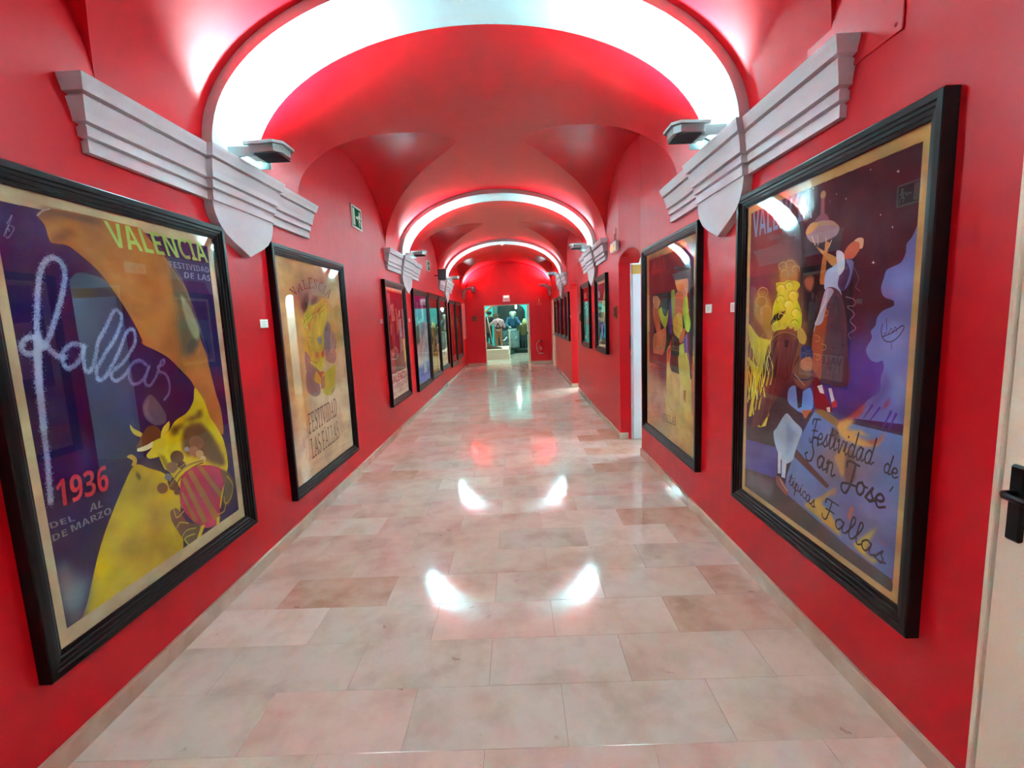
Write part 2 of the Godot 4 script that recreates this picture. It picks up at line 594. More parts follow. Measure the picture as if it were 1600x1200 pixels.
func build_walls():
	structure("wall_left", box_mesh(Vector3(LX - 0.25, -0.01, ZEND - 0.25), Vector3(LX, 3.95, ZBACK + 0.2)), mats.red_wall_paint, "long glossy red wall on the left side of the corridor", "wall")
	var m := Mb.new()
	m.box(Vector3(1.381, -0.01, -0.42), Vector3(1.63, 3.95, ZBACK + 0.2))
	m.box(Vector3(1.381, 2.12, -1.37), Vector3(1.63, 3.95, -0.42))
	m.box(Vector3(1.381, -0.01, -5.36), Vector3(1.63, 3.95, -1.37))
	wall_with_arch(m, -5.36, -6.1, 1.381, 1.30, 0.25, 3.95, 2.22, 0.13)
	m.box(Vector3(1.30, -0.01, -10.2), Vector3(1.44, 3.95, -6.1))
	wall_with_arch(m, -10.2, -10.92, 1.30, 1.24, 0.14, 3.95, 2.2, 0.13)
	m.box(Vector3(1.24, -0.01, -15.1), Vector3(1.46, 3.95, -10.92))
	m.box(Vector3(1.24, 2.17, -16.2), Vector3(1.38, 3.95, -15.1))
	m.box(Vector3(1.24, -0.01, ZEND - 0.25), Vector3(1.38, 3.95, -16.2))
	structure("wall_right", m.done(), mats.red_wall_paint, "long glossy red wall on the right side with arched openings", "wall")
	m = Mb.new()
	m.box(Vector3(LX - 0.25, -0.01, ZEND - 0.25), Vector3(-1.09, 3.95, ZEND))
	m.box(Vector3(0.50, -0.01, ZEND - 0.25), Vector3(1.5, 3.95, ZEND))
	m.box(Vector3(-1.09, 2.11, ZEND - 0.25), Vector3(0.50, 3.95, ZEND))
	structure("wall_far", m.done(), mats.red_wall_paint, "red end wall with a doorway into the sculpture hall", "wall")
	structure("wall_behind", box_mesh(Vector3(LX - 0.25, -0.01, ZBACK), Vector3(1.7, 3.95, ZBACK + 0.25)), mats.red_wall_paint, "red wall closing the corridor behind the viewer", "wall")
	# rooms behind the two openings on the right
	m = Mb.new()
	m.box(Vector3(1.63, -0.01, -4.3), Vector3(3.6, 2.7, -4.1))
	m.box(Vector3(1.44, -0.01, -7.6), Vector3(3.6, 2.7, -7.4))
	m.box(Vector3(3.6, -0.01, -7.6), Vector3(3.8, 2.7, -4.1))
	m.box(Vector3(1.63, -0.01, -5.36), Vector3(1.65, 2.7, -4.3))
	m.box(Vector3(1.44, -0.01, -7.4), Vector3(1.46, 2.7, -6.1))
	m.box(Vector3(1.63, 2.36, -6.1), Vector3(1.65, 2.7, -5.36))
	structure("wall_side_room", m.done(), mats.white_wall, "white walls of the side room behind the nearer opening", "wall")
	structure("ceiling_side_room", box_mesh(Vector3(1.40, 2.7, -7.6), Vector3(3.8, 2.85, -4.1)), mats.white_wall, "white ceiling of the side room behind the nearer opening", "ceiling")
	m = Mb.new()
	m.box(Vector3(1.44, -0.01, -9.9), Vector3(2.9, 2.6, -9.75))
	m.box(Vector3(1.38, -0.01, -11.75), Vector3(2.9, 2.6, -11.6))
	m.box(Vector3(2.75, -0.01, -11.6), Vector3(2.9, 2.6, -9.9))
	structure("wall_lobby", m.done(), mats.white_wall, "white walls of the lobby behind the farther opening", "wall")
	structure("ceiling_lobby", box_mesh(Vector3(1.38, 2.6, -11.75), Vector3(2.9, 2.75, -9.75)), mats.white_wall, "white ceiling of the lobby behind the farther opening", "ceiling")
	area_lamp("ceiling_panel_light", Vector3(2.6, 2.69, -5.9), Vector2(0.6, 0.6), 8.0, Color(0.82, 0.95, 1.0), "square white ceiling panel light in the nearer side room")
	area_lamp("ceiling_panel_light", Vector3(2.05, 2.59, -11.2), Vector2(0.4, 0.4), 9.0, Color(0.86, 1.0, 1.0), "square white ceiling panel light in the farther lobby")

func area_lamp(called, at: Vector3, size: Vector2, energy: float, color: Color, label: String):
	var t = thing(called, label, "ceiling light", at)
	mi("housing", box_mesh(Vector3(-size.x / 2 - 0.02, -0.012, -size.y / 2 - 0.02), Vector3(size.x / 2 + 0.02, 0.01, size.y / 2 + 0.02), 0.004), mats.plastic_white, t)
	mi("light_panel", box_mesh(Vector3(-size.x / 2, -0.018, -size.y / 2), Vector3(size.x / 2, -0.012, size.y / 2)), mats.lamp_lens, t)
	area("panel", at + Vector3(0, -0.03, 0), Vector3.DOWN, size, energy, color)

# ------------------------------------------------------------------ vault
func spring_pair(z: float) -> Vector2:
	return Vector2(LX, xr(z))

const RISE := 0.91
func vault_point(t: float, z: float) -> Vector3:         # t from -1 (left) to 1 (right)
	var s := spring_pair(z)
	return Vector3((s.x + s.y) / 2.0 + (s.y - s.x) / 2.0 * t, SPRING + RISE * sqrt(maxf(0.0, 1.0 - t * t)), z)

func lunette_rise(t: float) -> float:                    # height of the side vault's crown above the spring, from wall to middle
	return lerpf(0.90, 0.80, pow(absf(t), 1.3))

func build_ceiling():
	var c = thing("ceiling", "red plastered groin vault over the corridor", "ceiling")
	c.set_meta("kind", "structure")
	for i in RIBS.size() - 1:
		var z0: float = RIBS[i] - RIBW
		var z1: float = RIBS[i + 1]
		vault_bay(c, z0 + 0.01, z1 - 0.01)
	mi("roof_slab", box_mesh(Vector3(LX - 0.25, 3.9, ZEND - 0.25), Vector3(1.7, 4.1, ZBACK + 0.25)), mats.red_wall_paint, c)
	for i in RIBS.size():
		rib(i)

func vault_bay(parent, z0: float, z1: float):
	var zc := (z0 + z1) / 2.0
	var half := 1.37                                       # half width of the side vaults
	var m := Mb.new(true)
	# where the two vaults meet: rows of (height angle of the side vault, t of the groin)
	var n := 24
	var groin := []
	for k in n + 1:
		var a := PI / 2.0 * k / n
		var lo := 0.0
		var hi := 1.0
		for it in 30:
			var mid := (lo + hi) / 2.0
			if lunette_rise(mid) * sin(a) > RISE * sqrt(1.0 - mid * mid): hi = mid
			else: lo = mid
		groin.append(Vector2(a, hi if k > 0 else 1.0))
	var cols := []                                         # (t, reach of the side vault along z) from left to right
	for k in n + 1: cols.append(Vector2(-groin[k].y, cos(groin[k].x) * half))
	for k in range(1, 8): cols.append(Vector2(lerpf(-groin[n].y, groin[n].y, k / 8.0), 0.0))
	for k in range(n, -1, -1): cols.append(Vector2(groin[k].y, cos(groin[k].x) * half))
	var steps := 10
	var below := Vector3(-0.2, SPRING - 0.5, zc)
	for end in 2:                                          # barrel strips beside the ribs
		var ze := z0 if end == 0 else z1
		var s := 1.0 if end == 0 else -1.0
		m.st.set_smooth_group(1 + end)
		for i in cols.size() - 1:
			for k in steps:
				var p := []
				for q in [[i, k], [i + 1, k], [i + 1, k + 1], [i, k + 1]]:
					p.append(vault_point(cols[q[0]].x, lerpf(ze, zc + s * cols[q[0]].y, q[1] / float(steps))))
				m.faced(p[0], p[1], p[2], p[3], below - (p[0] as Vector3))
	steps = 14
	for side in [-1.0, 1.0]:                               # side vaults
		m.st.set_smooth_group(4 + int(side))
		for i in 2 * n:
			for k in steps:
				var p := []
				for q in [[i, k], [i + 1, k], [i + 1, k + 1], [i, k + 1]]:
					var r: int = q[0] if q[0] <= n else 2 * n - q[0]
					var g: Vector2 = groin[r]
					var z: float = zc + cos(g.x) * half * (1.0 if q[0] <= n else -1.0)
					var t := lerpf(1.0, g.y, q[1] / float(steps))
					var v := vault_point(side * t, z)
					v.y = SPRING + lunette_rise(t) * sin(g.x)
					p.append(v)
				m.faced(p[0], p[1], p[2], p[3], below - (p[0] as Vector3))
	mi("vault_bay", m.done(), mats.red_vault_paint, parent)

func rib(i: int):
	var z0: float = RIBS[i]
	var z1 := maxf(z0 - RIBW, ZEND + 0.0)
	var m := Mb.new(true)
	var n := 64
	var lip := 0.062
	var pts := []
	for k in n + 3:
		for z in [z0, z1]:
			var s := spring_pair(z0 - RIBW / 2)
			var mid := (s.x + s.y) / 2.0
			var hw := (s.y - s.x) / 2.0
			var a := PI * clampf((k - 1) / float(n), 0.0, 1.0)
			var y := SPRING + sin(a) * (RISE - lip)
			var yo := SPRING + sin(a) * (RISE + 0.1)
			if k == 0 or k == n + 2:
				y = 2.6
				yo = 2.6
			pts.append([Vector3(mid - cos(a) * (hw - lip), y, z), Vector3(mid - cos(a) * (hw + 0.1), yo, z)])
	for k in n + 2:
		var a = pts[k * 2]
		var b = pts[k * 2 + 1]
		var c = pts[k * 2 + 3]
		var d = pts[k * 2 + 2]
		m.st.set_smooth_group(1)
		m.faced(a[0], b[0], c[0], d[0], Vector3(-0.2, 2.0, 0) - Vector3(a[0].x, a[0].y, 0))
		m.st.set_smooth_group(2)
		m.faced(a[0], a[1], d[1], d[0], Vector3.BACK)
		m.st.set_smooth_group(3)
		m.faced(b[0], b[1], c[1], c[0], Vector3.FORWARD)
	var last := i == RIBS.size() - 1
	var where := ["closing the vault behind the viewer", "just behind the viewer", "nearest ahead, with a smoke detector at its crown", "second ahead, above the second pair of cornices", "third ahead, with a small detector at its crown", ""]
	structure("trim_%d" % (i + 1), m.done(), mats.red_wall_paint if last else mats.white_arch_paint, "red arch against the end wall above the far doorway" if last else "white floodlit arch across the vault, " + where[i], "arch")

# ------------------------------------------------------------------ doors
func lever(parent, at: Vector3, out: float, along: float, mat):
	var g = mi("door_handle", box_mesh(Vector3(-0.009, -0.11, -0.022), Vector3(0.009, 0.11, 0.022), 0.006), mat, parent, at)
	var m := Mb.new(true)
	m.tube([Vector3(0.008 * out, 0.03, 0), Vector3(0.04 * out, 0.03, 0), Vector3(0.05 * out, 0.03, 0.012 * along), Vector3(0.052 * out, 0.03, 0.05 * along), Vector3(0.052 * out, 0.026, 0.12 * along)], 0.011, 0.009, 12)
	mi("lever", m.done(), mat, g, Vector3.ZERO)

func build_doors():
	# 1: cream door beside the viewer
	var d = thing("door_1", "cream door with black lever handle at the right edge", "door", Vector3(1.381, 0, -0.9))
	d.set_meta("kind", "structure")
	mi("door_leaf", box_mesh(Vector3(0.004, 0.006, -0.452), Vector3(0.045, 2.09, 0.46), 0.004), mats.door_cream, d)
	var m := Mb.new()
	m.box(Vector3(-0.004, 0, -0.472), Vector3(0.06, 2.12, -0.455), 0.003)
	m.box(Vector3(-0.004, 0, 0.463), Vector3(0.06, 2.12, 0.48), 0.003)
	m.box(Vector3(-0.004, 2.095, -0.455), Vector3(0.06, 2.12, 0.463), 0.003)
	mi("door_frame", m.done(), mats.door_cream, d)
	lever(d, Vector3(0.0, 1.03, -0.40), -1.0, 1.0, mats.black_frame)
	# 2: white door standing open into the nearer side room
	d = thing("door_2", "white door opened into the bright room past the nearer opening", "door", Vector3(1.44, 0, -6.1))
	d.set_meta("kind", "structure")
	mi("door_leaf", box_mesh(Vector3(0.02, 0.008, 0.004), Vector3(0.84, 2.08, 0.044), 0.004), mats.door_white, d)
	mi("door_head", box_mesh(Vector3(0.02, 2.085, 0.0), Vector3(0.84, 2.2, 0.03), 0.003), mats.yellow_band, d)
	m = Mb.new()
	for y in [0.3, 1.1, 2.0]: m.box(Vector3(0.0, y, 0.006), Vector3(0.024, y + 0.09, 0.02), 0.003)
	mi("hinge", m.done(), mats.plastic_white, d)
	mi("latch_plate", box_mesh(Vector3(-0.012, 1.16, 0.0), Vector3(0.0, 1.34, 0.012), 0.002), mats.cable_black, d)
	# 3: white door in the farther lobby, seen in the glass of the pictures opposite
	d = thing("door_3", "white door with black handle inside the farther lobby", "door", Vector3(1.95, 0, -11.6))
	d.set_meta("kind", "structure")
	mi("door_leaf", box_mesh(Vector3(-0.40, 0.006, 0.0), Vector3(0.40, 2.06, 0.03), 0.004), mats.door_white, d)
	m = Mb.new()
	m.box(Vector3(-0.46, 0, 0.0), Vector3(-0.41, 2.12, 0.04), 0.003)
	m.box(Vector3(0.41, 0, 0.0), Vector3(0.46, 2.12, 0.04), 0.003)
	m.box(Vector3(-0.41, 2.065, 0.0), Vector3(0.41, 2.12, 0.04), 0.003)
	mi("door_frame", m.done(), mats.door_white, d)
	mi("door_handle", box_mesh(Vector3(-0.37, 0.93, 0.03), Vector3(-0.33, 1.13, 0.04), 0.004), mats.black_frame, d)
	m = Mb.new(true)
	m.tube([Vector3(-0.35, 1.05, 0.04), Vector3(-0.35, 1.05, 0.08), Vector3(-0.33, 1.05, 0.09), Vector3(-0.23, 1.05, 0.09)], 0.011, 0.009, 12)
	mi("lever", m.done(), mats.black_frame, d)
	# 4: pale door at the far right, beyond the row of four pictures
	d = thing("door_4", "pale cream door at the far end of the right wall", "door", Vector3(1.24, 0, -15.65))
	d.set_meta("kind", "structure")
	mi("door_leaf", box_mesh(Vector3(-0.012, 0.006, -0.48), Vector3(0.05, 2.1, 0.48), 0.004), mats.door_cream, d)
	m = Mb.new()
	m.box(Vector3(-0.03, 0, -0.55), Vector3(0.1, 2.17, -0.485), 0.004)
	m.box(Vector3(-0.03, 0, 0.485), Vector3(0.1, 2.17, 0.55), 0.004)
	m.box(Vector3(-0.03, 2.105, -0.485), Vector3(0.1, 2.17, 0.485), 0.004)
	mi("door_frame", m.done(), mats.door_cream, d)
	lever(d, Vector3(-0.014, 1.03, 0.42), -1.0, -1.0, mats.black_frame)
	# 5: the doorway to the hall, its leaf folded back against the right jamb
	d = thing("door_5", "open doorway in the end wall with pale frame and leaf", "door", Vector3(-0.295, 0, ZEND))
	d.set_meta("kind", "structure")
	m = Mb.new()
	m.box(Vector3(-0.80, 0, -0.27), Vector3(-0.775, 2.115, 0.012), 0.003)
	m.box(Vector3(0.775, 0, -0.27), Vector3(0.80, 2.115, 0.012), 0.003)
	m.box(Vector3(-0.775, 2.09, -0.27), Vector3(0.775, 2.115, 0.012), 0.003)
	mi("door_frame", m.done(), mats.door_cream, d)
	mi("door_leaf", box_mesh(Vector3(0.725, 0.008, -1.05), Vector3(0.768, 2.08, -0.28), 0.004), mats.door_cream, d)
	mi("lock", box_mesh(Vector3(0.700, 1.03, -0.40), Vector3(0.726, 1.13, -0.28), 0.004), mats.cable_black, d)

# ------------------------------------------------------------------ skirting
func skirting(called, label, at: Vector3, dir: Vector3, out: Vector3, length: float, each := 1.22):
	var t = thing(called, label, "baseboard", at)
	t.set_meta("kind", "structure")
	var s := 0.0
	var i := 0
	while s < length - 0.01:
		var e := minf(s + each, length)
		var m := Mb.new()
		var prof := PackedVector2Array([Vector2(0, 0), Vector2(0.018, 0), Vector2(0.018, 0.078), Vector2(0.014, 0.084), Vector2(0, 0.085)])
		m.prism(prof, func(x, y, d): return out * x + Vector3(0, y, 0) + dir * d, s + 0.0008, e - 0.0008)
		mi("baseboard_piece", m.done(), mats.marble_skirting if i % 4 != 2 else mats.marble_3, t)
		s = e
		i += 1

func build_baseboards():
	skirting("baseboard_left", "cream marble skirting along the left wall", Vector3(LX, 0, ZBACK), Vector3.FORWARD, Vector3.RIGHT, ZBACK - ZEND)
	skirting("baseboard_right_1", "cream marble skirting under the two large pictures on the right", Vector3(1.381, 0, -1.38), Vector3.FORWARD, Vector3.LEFT, 3.98)
	skirting("baseboard_right_2", "cream marble skirting between the two openings on the right", Vector3(1.30, 0, -6.1), Vector3.FORWARD, Vector3.LEFT, 4.1)
	skirting("baseboard_right_3", "cream marble skirting returning into the nearer opening", Vector3(1.284, 0, -6.1), Vector3.RIGHT, Vector3.BACK, 0.115)
	skirting("baseboard_right_4", "cream marble skirting under the row of four pictures", Vector3(1.24, 0, -10.92), Vector3.FORWARD, Vector3.LEFT, 4.18)
	skirting("baseboard_right_5", "cream marble skirting returning into the farther opening", Vector3(1.224, 0, -10.92), Vector3.RIGHT, Vector3.BACK, 0.15)
	skirting("baseboard_right_6", "short cream marble skirting past the far pale door", Vector3(1.24, 0, -16.2), Vector3.FORWARD, Vector3.LEFT, 0.97)
	skirting("baseboard_far_1", "cream marble skirting left of the far doorway", Vector3(LX, 0, ZEND), Vector3.RIGHT, Vector3.BACK, 0.675)
	skirting("baseboard_far_2", "cream marble skirting right of the far doorway", Vector3(0.505, 0, ZEND), Vector3.RIGHT, Vector3.BACK, 0.735)
	skirting("baseboard_right_7", "cream marble skirting behind the viewer on the right", Vector3(1.381, 0, ZBACK), Vector3.FORWARD, Vector3.LEFT, 6.8)

# ------------------------------------------------------------------ cornices with floodlights
const MOULD := [0.030, 0.0, 0.030, 0.048, 0.019, 0.050, 0.019, 0.059, 0.042, 0.062, 0.044, 0.099, 0.032, 0.101, 0.032, 0.111, 0.056, 0.115, 0.060, 0.150, 0.074, 0.203, 0.062, 0.205, 0.062, 0.215, 0.086, 0.219, 0.090, 0.235, 0.100, 0.262, 0.104, 0.280]
func moulding(z0: float, z1: float, extra: float, low: float, square_end := 0) -> ArrayMesh:
	# runs along local z from z0 to z1 on a wall at x = 0, its profile returned to the wall at both ends
	var m := Mb.new()
	var rows := []
	for i in range(0, MOULD.size(), 2):
		var p: float = MOULD[i] + extra
		var y: float = MOULD[i + 1]
		if i == 0 or i == 2: y += low if i == 0 else 0.0
		var a := z0 - p
		var b := z1 + p
		rows.append([Vector3(-0.02, y, a), Vector3(p, y, a), Vector3(p, y, b), Vector3(-0.02, y, b)])
	for i in rows.size() - 1:
		for k in 3:
			var out: Vector3 = [Vector3.FORWARD, Vector3.RIGHT, Vector3.BACK][k]
			var a = rows[i]
			var b = rows[i + 1]
			var o := out
			if absf(b[1].y - a[1].y) < 0.007: o = Vector3.DOWN if b[1].x > a[1].x else Vector3.UP
			m.faced(a[k], a[k + 1], b[k + 1], b[k], o)
	m.faced(rows[0][0], rows[0][1], rows[0][2], rows[0][3], Vector3.DOWN)
	var t = rows[rows.size() - 1]
	m.faced(t[0], t[1], t[2], t[3], Vector3.UP)
	return m.done()

func build_cornices():
	var where := ["below the nearest arch", "below the second arch", "below the third arch", "at the far end wall", "behind the viewer"]
	for i in 5:
		var z: float = [RIBS[2], RIBS[3], RIBS[4], RIBS[5], RIBS[1]][i] - 0.25
		for side in 2:
			var x: float = LX if side == 0 else xr(z)
			var t = thing("cornice", "white stepped plaster cornice with a pointed shield on the %s wall %s" % ["left" if side == 0 else "right", where[i]], "cornice", Vector3(x, 2.357, z), 0.0 if side == 0 else PI)
			var s := 1.0 if side == 0 else -1.0
			var h0 := -1.05
			var h1 := 1.05
			if i == 3:
				h0 = -0.06 if side == 0 else -0.7
				h1 = 0.7 if side == 0 else 0.06
			mi("moulding", moulding(h0, h1, 0.0, 0.0), mats.white_plaster, t)
			if i == 3: continue
			var zb := -0.05 * s
			var block = mi("block", moulding(zb - 0.29, zb + 0.29, 0.034, -0.004), mats.white_plaster, t)
			# shield hanging under the block
			var out := PackedVector2Array()
			var half := [[0.348, 0.0], [0.346, -0.035], [0.335, -0.075], [0.305, -0.125], [0.25, -0.175], [0.17, -0.215], [0.09, -0.247], [0.03, -0.272], [0.0, -0.285]]
			for q in half: out.append(Vector2(q[0], q[1]))
			for k in range(half.size() - 2, -1, -1): out.append(Vector2(-half[k][0], half[k][1]))
			var m := Mb.new()
			m.prism(out, func(a, b, d): return Vector3(d, b, a + zb), -0.01, 0.052)
			mi("shield", m.done(), mats.white_plaster, block)
			flood(i, side, x, z)
	# the floods below the last arch stand on the short cornices
	for side in 2:
		flood(3, side, LX if side == 0 else xr(ZEND), RIBS[5] + 0.12)

func flood(i: int, side: int, x: float, z: float):
	var s := 1.0 if side == 0 else -1.0
	var where := ["below the nearest arch", "below the second arch", "below the third arch", "by the end wall", "behind the viewer"]
	var t = thing("floodlight", "slim grey floodlight aimed upward from the %s cornice %s" % ["left" if side == 0 else "right", where[i]], "floodlight", Vector3(x + s * 0.11, 2.637, z), 0.0 if side == 0 else PI)
	# local x points into the corridor; the body tips up a little
	var tilt := Basis(Vector3.BACK, 0.03)
	var lift := Vector3(0, 0.055, 0)
	var m := Mb.new()
	var plan := PackedVector2Array([Vector2(0.06, -0.12), Vector2(0.24, -0.12), Vector2(0.285, -0.075), Vector2(0.285, 0.075), Vector2(0.24, 0.12), Vector2(0.06, 0.12), Vector2(0.05, 0.09), Vector2(0.05, -0.09)])
	m.prism(plan, func(a, b, d): return lift + tilt * Vector3(a, d, b), 0.018, 0.034)
	var low := PackedVector2Array([Vector2(0.07, -0.10), Vector2(0.23, -0.10), Vector2(0.265, -0.06), Vector2(0.265, 0.06), Vector2(0.23, 0.10), Vector2(0.07, 0.10)])
	m.prism(low, func(a, b, d): return lift + tilt * Vector3(a, d, b), -0.026, 0.018)
	var body = mi("lamp_body", m.done(), mats.lamp_grey, t)
	for k in 9:
		var zz := -0.08 + k * 0.02
		mi("cooling_fin", box_mesh(lift + Vector3(0.10, -0.031, zz - 0.003), lift + Vector3(0.25, -0.024, zz + 0.003)), mats.lamp_dark, body)
	mi("driver_box", box_mesh(lift + Vector3(0.045, -0.03, -0.05), lift + Vector3(0.10, 0.012, 0.05), 0.003), mats.lamp_grey, t)
	m = Mb.new()
	m.box(Vector3(-0.03, 0.0, -0.13), Vector3(0.0, 0.004, 0.13))
	for e in [-1.0, 1.0]: m.box(Vector3(-0.03, 0.0, e * 0.13 - 0.0025), Vector3(0.10, 0.06, e * 0.13 + 0.0025), 0.002)
	mi("bracket", m.done(), mats.lamp_grey, t)
	m = Mb.new(true)
	m.tube([lift + Vector3(0.06, -0.012, 0.03), Vector3(0.03, 0.035, 0.04), Vector3(-0.02, 0.02, 0.06), Vector3(-0.04, 0.004, 0.06)], 0.006, 0.005, 8)
	mi("cable", m.done(), mats.cable_black, t)
	m = Mb.new()
	var pane := PackedVector2Array([Vector2(0.075, -0.10), Vector2(0.235, -0.10), Vector2(0.27, -0.065), Vector2(0.27, 0.065), Vector2(0.235, 0.10), Vector2(0.075, 0.10)])
	m.prism(pane, func(a, b, d): return lift + tilt * Vector3(a, d, b), 0.033, 0.036)
	mi("lamp_lens", m.done(), mats.lamp_lens, body)
	var up := (tilt * Vector3.UP) * Vector3(s, 1, 1)
	var l := SpotLight3D.new()
	l.name = "flood"
	l.light_energy = FLOOD / EXPOSURE * (0.5 if i == 3 else 1.0)
	l.light_color = LED
	l.light_size = 0.05
	l.spot_angle = FLOOD_ANGLE
	l.spot_angle_attenuation = 1.0
	l.spot_range = 14.0
	l.spot_attenuation = 2.0
	l.shadow_enabled = true
	add_child(l, true)
	var from: Vector3 = t.position + Vector3(s * 0.172, 0.055 + 0.05, 0)
	l.look_at_from_position(from, from + up + Vector3(s * FLOOD_LEAN, 0, 0), Vector3.BACK)

# ------------------------------------------------------------------ framed posters
func print_mesh(lo: Vector2, hi: Vector2, depth: float) -> ArrayMesh:    # faces +x; u runs towards -z
	var m := Mb.new()
	m.quad(Vector3(depth, lo.y, hi.x), Vector3(depth, hi.y, hi.x), Vector3(depth, hi.y, lo.x), Vector3(depth, lo.y, lo.x))
	return m.done()

func frame_mesh(hw: float, hh: float, wide: float, depth: float) -> ArrayMesh:
	var prof := [[0.0, 0.0], [0.0, 0.94], [0.06, 1.0], [0.34, 1.0], [0.40, 0.90], [0.40, 0.84], [0.55, 0.82], [0.60, 0.74], [0.60, 0.70], [0.78, 0.66], [0.84, 0.58], [0.84, 0.53], [1.0, 0.48], [1.0, 0.18]]
	var m := Mb.new()
	for i in prof.size() - 1:
		var a = prof[i]
		var b = prof[i + 1]
		var ca := []
		var cb := []
		for q in [[a, ca], [b, cb]]:
			var ins: float = q[0][0] * wide
			var x: float = q[0][1] * depth
			for s in [[-1, -1], [-1, 1], [1, 1], [1, -1]]:
				q[1].append(Vector3(x, hh + s[1] * (hh - ins), s[0] * (hw - ins)))
		for k in 4:
			var l := (k + 1) % 4
			var outward: Vector3 = [Vector3(0, 0, -1), Vector3(0, 1, 0), Vector3(0, 0, 1), Vector3(0, -1, 0)][k]
			var o: Vector3 = Vector3.RIGHT * (b[0] - a[0]) * wide + outward * (b[1] - a[1]) * depth
			m.faced(ca[k], ca[l], cb[l], cb[k], o)
	return m.done()

func picture(label, group, side: int, x: float, z0: float, z1: float, y0: float, y1: float, wide: float, print_mat, depth := 0.05):
	var zc := (z0 + z1) / 2.0
	var hw := absf(z0 - z1) / 2.0
	var hh := (y1 - y0) / 2.0
	var t = thing("framed_poster", label, "picture", Vector3(x, y0, zc), 0.0 if side == 0 else PI, group)
	mi("frame", frame_mesh(hw, hh, wide, depth), mats.black_frame, t)
	mi("backing", box_mesh(Vector3(0.0, 0.004, -hw + 0.004), Vector3(depth * 0.18, hh * 2 - 0.004, hw - 0.004)), mats.mount_board, t)
	var lo := Vector2(-hw + wide, wide)
	var hi := Vector2(hw - wide, hh * 2 - wide)
	mi("print", print_mesh(lo, hi, depth * 0.22), print_mat, t)
	mi("glass", box_mesh(Vector3(depth * 0.40, lo.y - 0.004, lo.x - 0.004), Vector3(depth * 0.40 + 0.002, hi.y + 0.004, hi.x + 0.004)), mats.picture_glass, t)
	return t

func print_material(called: String, pt: Painter) -> StandardMaterial3D:
	var m := std(called, Color.WHITE, 0.8, 0.12)
	m.albedo_texture = pt.texture()
	return m

func fonts() -> Array:
	var out := []
	for f in [["Droid Sans", 400], ["Droid Sans", 700], ["Droid Serif", 400]]:
		var s := SystemFont.new()
		s.font_names = PackedStringArray([f[0]])
		s.font_weight = f[1]
		out.append(s)
	return out

